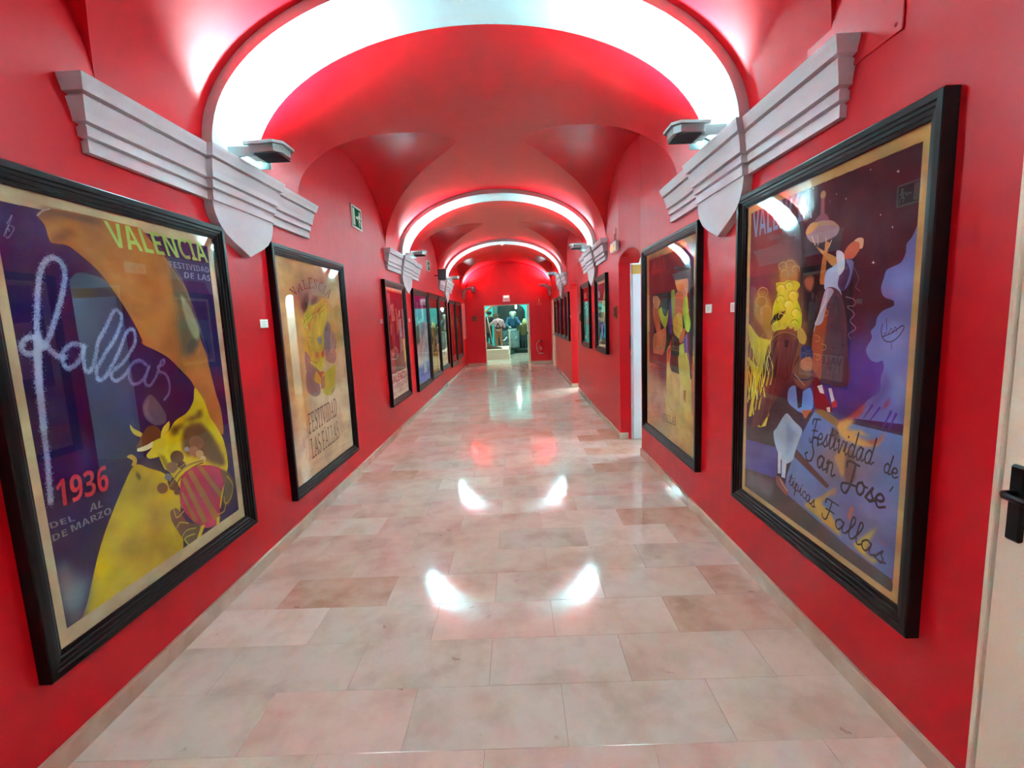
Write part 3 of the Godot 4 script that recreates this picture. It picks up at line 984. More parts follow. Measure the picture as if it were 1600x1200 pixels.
func build_pictures():
	var ft := fonts()
	var aged := noise_image(77, 0.012, 256, 5)
	var grain := []
	for layer in [[Color(0.3, 0.22, 0.15), 0.14, 0], [Color(1.0, 0.95, 0.85), 0.12, 1], [Color(0.05, 0.04, 0.05), 0.16, 2]]:
		var g := Image.create_empty(256, 256, false, Image.FORMAT_RGBA8)
		for y in 256:
			for x in 256:
				var v := aged.get_pixel(x if layer[2] == 0 else 255 - x, y if layer[2] < 2 else (y * 2) % 256).r
				var c: Color = layer[0]
				c.a = clampf((v - 0.35) * 1.6, 0.0, 1.0) * layer[1]
				g.set_pixel(x, y, c)
		grain.append(g)
	var big := {}
	for p in [["bull", 900, 1226, paint_bull], ["bonfire", 900, 1194, paint_bonfire], ["torch", 760, 1033, paint_torch], ["dancers", 760, 946, paint_dancers]]:
		var pt := Painter.new(p[1], p[2], ft)
		(p[3] as Callable).call(pt)
		pt.age(grain)
		big[p[0]] = print_material("print_" + p[0], pt)
	picture("large black framed poster lettered VALENCIA and fallas 1936, yellow bull's cloth on navy", "", 0, LX, -1.565, -2.968, 0.363, 2.212, 0.075, big.bull)
	picture("black framed cream poster with a yellow torch and FESTIVIDAD DE LAS FALLAS lettering", "", 0, LX, -3.535, -5.0, 0.283, 2.219, 0.075, big.torch)
	picture("large black framed night poster with a dancing woman, bonfire and San Jose script", "", 1, 1.381, -1.58, -2.972, 0.422, 2.248, 0.072, big.bonfire)
	picture("black framed poster of yellow and orange dancers on a tan mount beside the nearer opening", "", 1, 1.381, -3.595, -5.15, 0.372, 2.25, 0.072, big.dancers)
	var small := {}
	for k in 10:
		var pt := Painter.new(300, 440, ft)
		sketch(pt, k)
		pt.age(grain)
		small[k] = print_material("print_small_%d" % k, pt)
	picture("black framed dark red poster with VALENCIA lettered along its foot, third on the left", "", 0, LX, -6.53, -7.74, 0.458, 2.198, 0.085, small[0])
	picture("black framed poster, violet above and pale pink and blue below, fourth on the left", "", 0, LX, -8.33, -9.76, 0.40, 2.19, 0.10, small[1])
	picture("black framed brown poster with a pale yellow-green foot, fifth on the left", "", 0, LX, -9.80, -11.08, 0.42, 2.20, 0.10, small[2])
	picture("black framed poster with olive figures over a cream foot, sixth on the left", "", 0, LX, -11.12, -12.40, 0.46, 2.20, 0.10, small[3])
	picture("black framed red and rust poster just past the third left cornice", "", 0, LX, -12.85, -14.15, 0.38, 2.185, 0.11, small[4])
	picture("farthest black framed dark red poster on the left wall", "", 0, LX, -14.20, -15.60, 0.48, 2.185, 0.11, small[5])
	picture("black framed poster with an orange beam over a blue figure, past the nearer opening", "", 1, 1.30, -6.76, -7.68, 1.05, 2.18, 0.08, small[6])
	picture("narrow black framed dark brown poster with white brush marks, left of the orange beam poster", "", 1, 1.30, -8.28, -9.30, 1.04, 2.19, 0.09, small[7])
	var gl := ["grey-green under a reddish top, nearest of the four in a row", "dull mauve red, second of the four in a row on the right", "dark violet, third of the four in a row on the right", "dull brown, farthest of the four in a row on the right"]
	var gz := [-11.0, -11.78, -12.82, -13.88, -15.02]
	for k in 4:
		picture("black framed poster, " + gl[k], "four posters in a row on the right wall", 1, 1.24, gz[k] - 0.015, gz[k + 1] + 0.015, 1.045, 2.16, 0.10, [small[8], small[9], small[5], small[7]][k] if k != 2 else small[9], 0.045)
	# the paper sheet without a frame by the far corner
	var pt := Painter.new(200, 300, ft)
	pt.base(232, 196, 196)
	for i in 16: pt.soft([100, 80 + i * 54, 880, 76 + i * 54, 860, 96 + i * 54, 110, 100 + i * 54], 1, 210, 150, 156)
	var s = thing("paper_sheet", "pale pink unframed notice sheet on the left wall by the far corner", "poster", Vector3(LX + 0.003, 0.99, -16.7))
	mi("sheet", box_mesh(Vector3(0, 0, -0.45), Vector3(0.004, 1.2, 0.45)), mats.paper_white, s)
	mi("print", print_mesh(Vector2(-0.45, 0), Vector2(0.45, 1.2), 0.0045), print_material("print_notice", pt), s)

func figure(pt: Painter, x: float, y: float, s: float, c: Array, lean := 0.0):
	# a loose painted figure: head, body, skirt or legs
	var k := s
	pt.poly([x - 22 * k + lean, y, x + 22 * k + lean, y, x + 26 * k + lean, y + 40 * k, x + lean, y + 62 * k, x - 26 * k + lean, y + 40 * k], c[0][0], c[0][1], c[0][2])
	pt.poly([x - 60 * k, y + 70 * k, x + 60 * k, y + 62 * k, x + 70 * k, y + 200 * k, x - 66 * k, y + 210 * k], c[1][0], c[1][1], c[1][2])
	pt.soft([x - 70 * k, y + 200 * k, x + 72 * k, y + 200 * k, x + 110 * k, y + 430 * k, x - 100 * k, y + 440 * k], 2, c[2][0], c[2][1], c[2][2])
	pt.line([x - 50 * k, y + 80 * k, x - 100 * k, y + 150 * k, x - 70 * k, y + 30 * k], 60 * k, 40 * k, c[0][0], c[0][1], c[0][2])

func sketch(pt: Painter, k: int):
	match k:
		0:
			pt.base(226, 206, 184)
			pt.poly([10, 30, 985, 34, 985, 770, 10, 770], 118, 22, 44)
			pt.poly([10, 20, 985, 22, 985, 36, 10, 32], 224, 130, 92)
			pt.soft([100, 60, 260, 40, 300, 220, 150, 260], 2, 190, 90, 100)
			pt.soft([240, 160, 420, 140, 460, 300, 280, 300], 2, 206, 120, 110)
			figure(pt, 300, 250, 1.1, [[206, 104, 74], [176, 60, 52], [150, 52, 60]])
			figure(pt, 740, 200, 1.25, [[196, 170, 150], [190, 176, 176], [150, 140, 134]])
			pt.soft([520, 180, 600, 180, 620, 420, 520, 440], 2, 206, 100, 60)
			pt.soft([80, 560, 420, 540, 460, 760, 60, 760], 3, 196, 106, 96)
			pt.soft([300, 620, 980, 580, 980, 770, 320, 770], 3, 120, 104, 90)
			pt.soft([820, 480, 960, 470, 970, 700, 860, 720], 2, 214, 160, 84)
			pt.text("VALENCIA", [40, 862, 960, 858, 40, 792], 150, 30, 56, 1)
			pt.text("FESTIVIDAD", [60, 922, 950, 918, 60, 880], 110, 104, 110, 2)
			pt.text("DE LAS FALLAS", [80, 968, 930, 964, 80, 938], 120, 114, 116, 2)
		1:
			pt.base(206, 196, 206)
			pt.soft([0, 0, 1000, 0, 1000, 300, 0, 280], 3, 96, 28, 118)
			pt.soft([560, 60, 720, 40, 760, 500, 600, 520], 2, 196, 180, 206)
			pt.soft([60, 250, 300, 240, 340, 600, 100, 620], 4, 120, 130, 110)
			pt.soft([420, 260, 620, 260, 700, 760, 520, 760], 3, 140, 186, 190)
			pt.soft([40, 560, 520, 500, 560, 860, 60, 880], 4, 226, 186, 180)
			pt.soft([0, 820, 1000, 760, 1000, 1000, 0, 1000], 5, 110, 126, 196)
			pt.line([300, 80, 240, 200, 260, 300], 40, 24, 206, 196, 210)
			figure(pt, 620, 380, 1.2, [[206, 160, 140], [226, 206, 206], [190, 196, 210]])
		2:
			pt.base(206, 190, 120)
			pt.soft([0, 0, 1000, 0, 1000, 620, 0, 600], 4, 84, 54, 44)
			pt.soft([300, 250, 640, 230, 700, 640, 260, 660], 3, 120, 84, 54)
			figure(pt, 360, 300, 1.3, [[190, 150, 110], [170, 130, 80], [196, 160, 84]])
			pt.soft([560, 520, 760, 500, 780, 980, 600, 980], 3, 196, 140, 70)
			pt.soft([820, 640, 960, 640, 960, 960, 840, 960], 3, 180, 150, 90)
		3:
			pt.base(222, 206, 178)
			pt.soft([0, 0, 1000, 0, 1000, 720, 0, 760], 4, 66, 60, 44)
			figure(pt, 420, 280, 1.3, [[170, 176, 130], [110, 116, 84], [94, 98, 76]])
			pt.soft([560, 240, 900, 200, 920, 560, 600, 600], 3, 110, 124, 90)
			pt.text("FALLAS", [120, 940, 880, 930, 120, 860], 190, 120, 70, 1)
		4:
			pt.base(150, 44, 44)
			pt.soft([300, 200, 760, 160, 800, 700, 340, 760], 4, 196, 92, 60)
			figure(pt, 520, 260, 1.3, [[206, 130, 90], [150, 60, 50], [120, 44, 50]])
			pt.poly([40, 900, 960, 890, 960, 985, 40, 985], 214, 176, 150)
			pt.text("VALENCIA", [120, 970, 880, 960, 120, 915], 130, 40, 44, 1)
		5:
			pt.base(104, 26, 34)
			pt.soft([100, 300, 900, 240, 900, 800, 160, 820], 5, 130, 44, 46)
			pt.soft([120, 260, 420, 230, 440, 420, 160, 440], 3, 196, 120, 110)
			figure(pt, 560, 360, 1.1, [[150, 84, 70], [110, 50, 46], [84, 34, 40]])
		6:
			pt.base(222, 196, 160)
			pt.poly([60, 40, 950, 40, 950, 330, 60, 330], 130, 26, 44)
			pt.poly([60, 330, 950, 330, 950, 930, 60, 930], 96, 140, 150)
			pt.soft([60, 40, 420, 40, 380, 300, 60, 300], 3, 110, 50, 84)
			pt.poly([900, 50, 950, 60, 950, 330, 520, 330], 232, 170, 66)
			pt.poly([520, 330, 950, 330, 900, 560, 560, 640, 300, 660], 190, 200, 110)
			pt.soft([700, 480, 950, 460, 950, 900, 760, 880], 3, 206, 150, 110)
			pt.poly([200, 640, 560, 600, 820, 700, 840, 860, 520, 920, 140, 880], 44, 70, 150)
			pt.soft([300, 660, 420, 640, 640, 920, 560, 940], 2, 206, 150, 190)
			pt.soft([60, 860, 950, 900, 950, 960, 60, 950], 2, 150, 120, 90)
		7:
			pt.base(70, 44, 34)
			pt.soft([0, 0, 1000, 0, 1000, 260, 0, 240], 3, 120, 26, 34)
			pt.soft([420, 380, 900, 340, 940, 840, 460, 860], 4, 150, 96, 60)
			for i in 4: pt.poly([180, 100 + i * 26, 480, 90 + i * 26, 480, 106 + i * 26, 180, 118 + i * 26], 226, 206, 196)
			pt.line([300, 300, 520, 260, 640, 320], 70, 60, 232, 232, 232)
			pt.line([260, 380, 520, 330, 560, 420, 760, 350], 60, 50, 232, 232, 232)
			pt.line([420, 420, 480, 500, 640, 450], 50, 40, 232, 232, 232)
			figure(pt, 640, 430, 1.0, [[196, 130, 90], [160, 92, 60], [130, 76, 50]])
			pt.soft([200, 880, 420, 870, 420, 940, 220, 950], 1, 214, 196, 180)
		8:
			pt.base(110, 120, 114)
			pt.soft([200, 0, 1000, 0, 1000, 180, 200, 170], 2, 176, 100, 84)
			figure(pt, 540, 300, 1.3, [[170, 176, 170], [84, 96, 96], [120, 130, 124]])
			pt.soft([100, 800, 900, 780, 900, 1000, 100, 1000], 3, 140, 150, 140)
		9:
			pt.base(92, 36, 52)
			pt.soft([150, 200, 850, 160, 850, 820, 200, 840], 4, 116, 60, 120)
			figure(pt, 520, 260, 1.3, [[196, 120, 110], [130, 60, 70], [96, 40, 60]])

# ------------------------------------------------------------------ small fittings
func card(label, side: int, x: float, z: float, y: float):
	var t = thing("label_card", label, "label", Vector3(x, y, z), 0.0 if side == 0 else PI)
	mi("card", box_mesh(Vector3(0, -0.03, -0.052), Vector3(0.006, 0.03, 0.052), 0.0015), mats.paper_white, t)
	var m := Mb.new()
	for i in 4: m.box(Vector3(0.006, 0.012 - i * 0.010, -0.035 + 0.02 * (i % 2)), Vector3(0.0064, 0.015 - i * 0.010, 0.036))
	mi("print", m.done(), mats.lamp_grey, t)

func sign_plate(called, label, category, side: int, x: float, z: float, y: float, wide: float, high: float, mat):
	var t = thing(called, label, category, Vector3(x, y, z), 0.0 if side == 0 else PI)
	mi("plate", box_mesh(Vector3(0, 0, -wide / 2), Vector3(0.008, high, wide / 2), 0.002), mats.plastic_white, t)
	mi("print", print_mesh(Vector2(-wide / 2 + 0.004, 0.004), Vector2(wide / 2 - 0.004, high - 0.004), 0.0086), mat, t)
	return t

func exit_print(pt: Painter):
	pt.base(226, 232, 222)
	pt.poly([60, 80, 940, 80, 940, 930, 60, 930], 28, 92, 62)
	pt.poly([90, 120, 300, 120, 300, 890, 90, 890], 214, 232, 214)          # doorway
	pt.poly([400, 450, 560, 450, 560, 380, 690, 500, 560, 620, 560, 550, 400, 550], 214, 232, 214)
	var g := [226, 236, 224]
	pt.poly([740, 190, 800, 170, 840, 220, 820, 290, 760, 290, 730, 240], g[0], g[1], g[2])
	pt.line([780, 320, 760, 560], 220, 180, g[0], g[1], g[2])
	pt.line([780, 360, 690, 420, 650, 400], 90, 80, g[0], g[1], g[2])
	pt.line([790, 360, 880, 450], 90, 80, g[0], g[1], g[2])
	pt.line([770, 560, 690, 660, 720, 830], 120, 90, g[0], g[1], g[2])
	pt.line([770, 560, 850, 680, 900, 840], 120, 90, g[0], g[1], g[2])

func build_fittings():
	var ft := fonts()
	card("small white label card right of the fallas 1936 poster", 0, LX, -3.40, 1.64)
	card("small white label card left of the VALENCIA-footed dark red poster", 0, LX, -6.40, 1.64)
	card("small white label card between the third and fourth posters on the left", 0, LX, -8.08, 1.65)
	card("small white label card by the third left cornice, between two posters", 0, LX, -12.62, 1.64)
	card("small white label card right of the yellow and orange dancers poster", 1, 1.381, -3.48, 1.615)
	card("small white label card touching the night bonfire poster's left edge", 1, 1.381, -3.075, 1.615)
	card("small white label card between the two framed posters past the nearer opening", 1, 1.30, -7.90, 1.61)
	card("small white label card at the edge of the farther opening", 1, 1.24, -10.955, 1.60)
	var pt := Painter.new(256, 190, ft)
	exit_print(pt)
	var green := print_material("print_exit", pt)
	sign_plate("exit_sign", "green and white running figure exit sign high on the left wall before the second arch", "sign", 0, LX, -5.69, 2.69, 0.35, 0.25, green)
	sign_plate("exit_sign", "green and white exit sign high on the left wall before the third arch", "sign", 0, LX, -10.24, 2.66, 0.34, 0.21, green)
	# red access panel high on the right
	var t = thing("access_panel", "red painted rectangular access panel high on the right wall by the cornice", "panel", Vector3(1.381, 2.535, -2.1), PI)
	var m := Mb.new()
	m.box(Vector3(0, 0, -0.28), Vector3(0.008, 0.5, 0.28), 0.002)
	mi("cover", m.done(), mats.red_wall_paint, t)
	m = Mb.new(true)
	m.lathe([Vector2(0, 0.012), Vector2(0.006, 0.011), Vector2(0.008, 0.008)], Vector3.ZERO, Vector3.RIGHT, 10)
	var screw := m.done()
	for q in [[0.03, -0.25], [0.03, 0.25], [0.47, -0.25], [0.47, 0.25]]: mi("screw", screw, mats.red_wall_paint, t, Vector3(0, q[0], q[1]))
	# emergency light on the right wall
	t = thing("emergency_light", "white emergency light with warm lamps and cables on the right wall by the second cornice", "emergency light", Vector3(1.30, 2.37, -6.19), PI)
	var housing = mi("housing", box_mesh(Vector3(0, 0, -0.15), Vector3(0.055, 0.125, 0.15), 0.008), mats.plastic_white, t)
	var warm := std("warm_lens", Color8(250, 200, 150), 0.3)
	warm.emission_enabled = true
	warm.emission = Color(1.0, 0.55, 0.2)
	warm.emission_energy_multiplier = 0.8 / EXPOSURE
	for zz in [-0.06, 0.06]:
		m = Mb.new(true)
		m.lathe([Vector2(0.03, 0.0), Vector2(0.03, 0.01), Vector2(0.02, 0.018), Vector2(0, 0.02)], Vector3(0.055, 0.05, zz), Vector3.RIGHT, 16)
		mi("lamp_lens", m.done(), warm, housing)
	m = Mb.new(true)
	m.tube([Vector3(0.01, 0.12, 0.02), Vector3(0.006, 0.30, 0.02)], 0.004)
	m.tube([Vector3(0.01, 0.12, 0.10), Vector3(0.006, 0.24, 0.10)], 0.004)
	mi("cable", m.done(), mats.cable_black, t)
	# framed bronze plaques
	for q in [["small bronze edged plaque on the right wall left of the nearer opening", 1.30, -6.30, 1.555], ["small bronze edged plaque on the right wall just before the farther opening", 1.30, -9.72, 1.50]]:
		t = thing("plaque", q[0], "plaque", Vector3(q[1], q[3], q[2]), PI)
		mi("plate", box_mesh(Vector3(0, 0, -0.08), Vector3(0.014, 0.155, 0.08), 0.003), mats.brass, t)
		mi("inset", box_mesh(Vector3(0.012, 0.02, -0.06), Vector3(0.017, 0.135, 0.06), 0.002), mats.wood_brown, t)
	# smoke detectors
	for q in [["round white smoke detector on a broad base at the nearest arch crown", -3.0, 1.0], ["small white smoke detector at the third arch crown", -12.5, 1.0]]:
		var z: float = q[1]
		var sp := spring_pair(RIBS[2] if z > -5.0 else RIBS[4])
		t = thing("smoke_detector", q[0], "smoke detector", Vector3((sp.x + sp.y) / 2.0, SPRING + RISE - 0.062, z))
		m = Mb.new(true)
		m.lathe([Vector2(0, -0.012), Vector2(0.085, -0.012), Vector2(0.09, -0.008), Vector2(0.09, 0.004)], Vector3.ZERO, Vector3.UP, 32)
		mi("base", m.done(), mats.plastic_white, t)
		m = Mb.new(true)
		m.lathe([Vector2(0, -0.062), Vector2(0.028, -0.06), Vector2(0.036, -0.05), Vector2(0.05, -0.036), Vector2(0.054, -0.012)], Vector3.ZERO, Vector3.UP, 32)
		var head = mi("sensor_head", m.done(), mats.plastic_white, t)
		m = Mb.new()
		for k in 10:
			var a := TAU * k / 10.0
			var c := Vector3(cos(a), 0, sin(a)) * 0.0435
			m.tube([c + Vector3(-sin(a), 0, cos(a)) * 0.009 + Vector3.DOWN * 0.044, c + Vector3(sin(a), 0, -cos(a)) * 0.009 + Vector3.DOWN * 0.044], 0.0035, 0.0035, 6)
		mi("vent", m.done(), mats.cable_black, head)
	# loudspeakers
	t = thing("loudspeaker", "black wall loudspeaker beside the third arch on the left", "loudspeaker", Vector3(LX, 2.53, -10.98))
	m = Mb.new(true)
	m.tube([Vector3(0, 0.10, 0), Vector3(0.10, 0.10, 0)], 0.012)
	mi("bracket", m.done(), mats.cable_black, t)
	mi("cabinet", box_mesh(Vector3(0.09, 0, -0.09), Vector3(0.26, 0.23, 0.09), 0.012), mats.cable_black, t)
	mi("grille", box_mesh(Vector3(0.105, 0.02, 0.088), Vector3(0.245, 0.21, 0.096), 0.004), mats.lamp_dark, t)
	t = thing("loudspeaker", "black loudspeaker high on the red end wall, left side", "loudspeaker", Vector3(-1.43, 2.57, ZEND))
	mi("cabinet", box_mesh(Vector3(-0.07, 0, 0.03), Vector3(0.07, 0.23, 0.17), 0.01), mats.cable_black, t)
	mi("grille", box_mesh(Vector3(-0.055, 0.015, 0.168), Vector3(0.055, 0.215, 0.176), 0.003), mats.lamp_dark, t)
	m = Mb.new(true)
	m.tube([Vector3(0, 0.12, 0), Vector3(0, 0.12, 0.05)], 0.012)
	m.tube([Vector3(-0.02, 0.2, 0.02), Vector3(-0.15, 0.235, 0.008), Vector3(-0.33, 0.24, 0.008)], 0.005)
	mi("bracket", m.done(), mats.cable_black, t)
	# end wall: emergency light, extinguisher sign, extinguisher, plaque
	t = thing("emergency_light", "white twin-lamp emergency light above the far doorway", "emergency light", Vector3(-0.29, 2.21, ZEND))
	mi("housing", box_mesh(Vector3(-0.13, 0, 0), Vector3(0.13, 0.115, 0.06), 0.008), mats.plastic_white, t)
	mi("head", box_mesh(Vector3(-0.12, 0.115, 0.004), Vector3(0.12, 0.225, 0.075), 0.01), mats.plastic_white, t)
	for xx in [-0.05, 0.05]:
		m = Mb.new(true)
		m.lathe([Vector2(0.034, 0.0), Vector2(0.034, 0.012), Vector2(0.02, 0.02), Vector2(0, 0.022)], Vector3(xx, 0.165, 0.075), Vector3.BACK, 16)
		mi("lamp_lens", m.done(), mats.lamp_lens, t)
	pt = Painter.new(160, 230, ft)
	pt.base(196, 26, 34)
	for b in [[60, 40, 940, 75], [60, 925, 940, 960], [60, 40, 115, 960], [885, 40, 940, 960], [60, 745, 940, 775]]: pt.poly([b[0], b[1], b[2], b[1], b[2], b[3], b[0], b[3]], 240, 150, 130)
	pt.line([520, 300, 520, 620], 520, 520, 236, 140, 120)
	pt.line([520, 230, 440, 190, 360, 260, 340, 420], 120, 100, 236, 140, 120)
	pt.text("EXTINTOR", [160, 890, 840, 890, 160, 810], 240, 150, 130, 1)
	t = thing("extinguisher_sign", "red fire extinguisher sign with pale border on the end wall", "sign", Vector3(0.855, 2.035, ZEND))
	mi("plate", box_mesh(Vector3(-0.11, 0, 0), Vector3(0.11, 0.315, 0.006), 0.002), mats.extinguisher_red, t)
	m = Mb.new()
	m.quad(Vector3(-0.106, 0.004, 0.0066), Vector3(-0.106, 0.311, 0.0066), Vector3(0.106, 0.311, 0.0066), Vector3(0.106, 0.004, 0.0066))
	mi("print", m.done(), print_material("print_extinguisher", pt), t)
	t = thing("fire_extinguisher", "red fire extinguisher with white hose hung right of the far doorway", "extinguisher", Vector3(0.86, 0.35, ZEND + 0.10))
	m = Mb.new(true)
	m.lathe([Vector2(0, 0), Vector2(0.07, 0.004), Vector2(0.078, 0.02), Vector2(0.078, 0.33), Vector2(0.066, 0.375), Vector2(0.03, 0.40), Vector2(0.024, 0.42), Vector2(0, 0.42)])
	mi("cylinder", m.done(), mats.extinguisher_red, t)
	m = Mb.new(true)
	m.lathe([Vector2(0.079, -0.005), Vector2(0.084, 0.0), Vector2(0.084, 0.03), Vector2(0.079, 0.035)])
	m.lathe([Vector2(0.0, -0.006), Vector2(0.08, -0.005)])
	mi("foot_ring", m.done(), mats.plastic_white, t)
	m = Mb.new()
	m.box(Vector3(-0.02, 0.42, -0.02), Vector3(0.02, 0.46, 0.02), 0.004)
	m.box(Vector3(-0.015, 0.46, -0.01), Vector3(0.09, 0.475, 0.01), 0.003)
	m.box(Vector3(-0.015, 0.435, -0.01), Vector3(0.075, 0.447, 0.01), 0.003)
	var valve = mi("valve", m.done(), mats.cable_black, t)
	m = Mb.new(true)
	m.tube([Vector3(-0.02, 0.44, 0), Vector3(-0.08, 0.445, 0.02), Vector3(-0.135, 0.38, 0.03), Vector3(-0.15, 0.27, 0.03), Vector3(-0.135, 0.15, 0.03), Vector3(-0.10, 0.07, 0.03)], 0.013, 0.011, 10)
	mi("hose", m.done(), mats.plastic_white, valve)
	mi("hook", box_mesh(Vector3(-0.03, 0.34, -0.10), Vector3(0.03, 0.40, -0.07), 0.003), mats.steel, t)
	m = Mb.new()
	for q in [[-0.03, 0.20], [-0.02, 0.14]]: m.box(Vector3(q[0] - 0.012, q[1], 0.0768), Vector3(q[0] + 0.06, q[1] + 0.035, 0.0795), 0.001)
	mi("label", m.done(), mats.paper_white, t)
	t = thing("plaque", "small bronze plaque with a ring on the end wall left of the doorway", "plaque", Vector3(-1.445, 1.585, ZEND))
	mi("plate", box_mesh(Vector3(-0.07, 0, 0), Vector3(0.07, 0.16, 0.016), 0.004), mats.wood_brown, t)
	m = Mb.new(true)
	m.lathe([Vector2(0.035, 0.016), Vector2(0.037, 0.026), Vector2(0.05, 0.026), Vector2(0.052, 0.016)], Vector3(0, 0.08, 0), Vector3.BACK, 24)
	mi("ring", m.done(), mats.brass, t)

# ------------------------------------------------------------------ sculpture hall
func sdf(bones: Array, cell := 0.025, blend := 0.05) -> ArrayMesh:
	# bones: [a, b, radius at a, radius at b, optional squash along z]; one continuous skin by surface nets
	var lo := Vector3.ONE * 1e9
	var hi := -lo
	for b in bones:
		var r: float = maxf(b[2], b[3]) + cell * 3.0
		lo = lo.min(b[0] - Vector3.ONE * r).min(b[1] - Vector3.ONE * r)
		hi = hi.max(b[0] + Vector3.ONE * r).max(b[1] + Vector3.ONE * r)
	var nx := int((hi.x - lo.x) / cell) + 2
	var ny := int((hi.y - lo.y) / cell) + 2
	var nz := int((hi.z - lo.z) / cell) + 2
	var f := PackedFloat32Array()
	f.resize(nx * ny * nz)
	f.fill(1e3)
	for b in bones:
		var a: Vector3 = b[0]
		var ab: Vector3 = b[1] - a
		var l2 := maxf(ab.length_squared(), 1e-9)
		var r: float = maxf(b[2], b[3]) + blend + cell * 2.0
		var p0 := (a.min(b[1]) - Vector3.ONE * r - lo) / cell
		var p1 := (a.max(b[1]) + Vector3.ONE * r - lo) / cell
		for z in range(maxi(0, int(p0.z)), mini(nz, int(p1.z) + 2)):
			for y in range(maxi(0, int(p0.y)), mini(ny, int(p1.y) + 2)):
				for x in range(maxi(0, int(p0.x)), mini(nx, int(p1.x) + 2)):
					var p := lo + Vector3(x, y, z) * cell
					var t := clampf((p - a).dot(ab) / l2, 0.0, 1.0)
					var d := p.distance_to(a + ab * t) - lerpf(b[2], b[3], t)
					var i := x + nx * (y + ny * z)
					var h := maxf(blend - absf(f[i] - d), 0.0) / blend
					f[i] = minf(f[i], d) - h * h * blend * 0.25
	var st := SurfaceTool.new()
	st.begin(Mesh.PRIMITIVE_TRIANGLES)
	st.set_smooth_group(0)
	var id := PackedInt32Array()
	id.resize(f.size())
	id.fill(-1)
	var count := 0
	var step := [0, 1, nx, nx + 1, nx * ny, nx * ny + 1, nx * ny + nx, nx * ny + nx + 1]
	for z in nz - 1:
		for y in ny - 1:
			for x in nx - 1:
				var i := x + nx * (y + ny * z)
				var inside := 0
				for s in step: inside += 1 if f[i + s] < 0.0 else 0
				if inside == 0 or inside == 8: continue
				var sum := Vector3.ZERO
				var n := 0
				for e in [[0, 1], [2, 3], [4, 5], [6, 7], [0, 2], [1, 3], [4, 6], [5, 7], [0, 4], [1, 5], [2, 6], [3, 7]]:
					var da := f[i + step[e[0]]]
					var db := f[i + step[e[1]]]
					if (da < 0.0) != (db < 0.0):
						var pa := Vector3(e[0] & 1, (e[0] >> 1) & 1, e[0] >> 2)
						var pb := Vector3(e[1] & 1, (e[1] >> 1) & 1, e[1] >> 2)
						sum += pa.lerp(pb, da / (da - db))
						n += 1
				st.add_vertex(lo + (Vector3(x, y, z) + sum / n) * cell)
				id[i] = count
				count += 1
	var dx := 1
	var dy := nx
	var dz := nx * ny
	for z in range(1, nz - 1):
		for y in range(1, ny - 1):
			for x in range(1, nx - 1):
				var i := x + nx * (y + ny * z)
				for q in [[dx, dy, dz], [dy, dz, dx], [dz, dx, dy]]:
					var a := f[i] < 0.0
					if a == (f[i + q[0]] < 0.0): continue
					var v := [id[i], id[i - q[1]], id[i - q[1] - q[2]], id[i - q[2]]]
					if v.min() < 0: continue
					if a: v.reverse()
					for k in [0, 1, 2, 0, 2, 3]: st.add_index(v[k])
	st.generate_normals()
	return st.commit()

func V(x, y, z) -> Vector3:
	return Vector3(x, y, z)

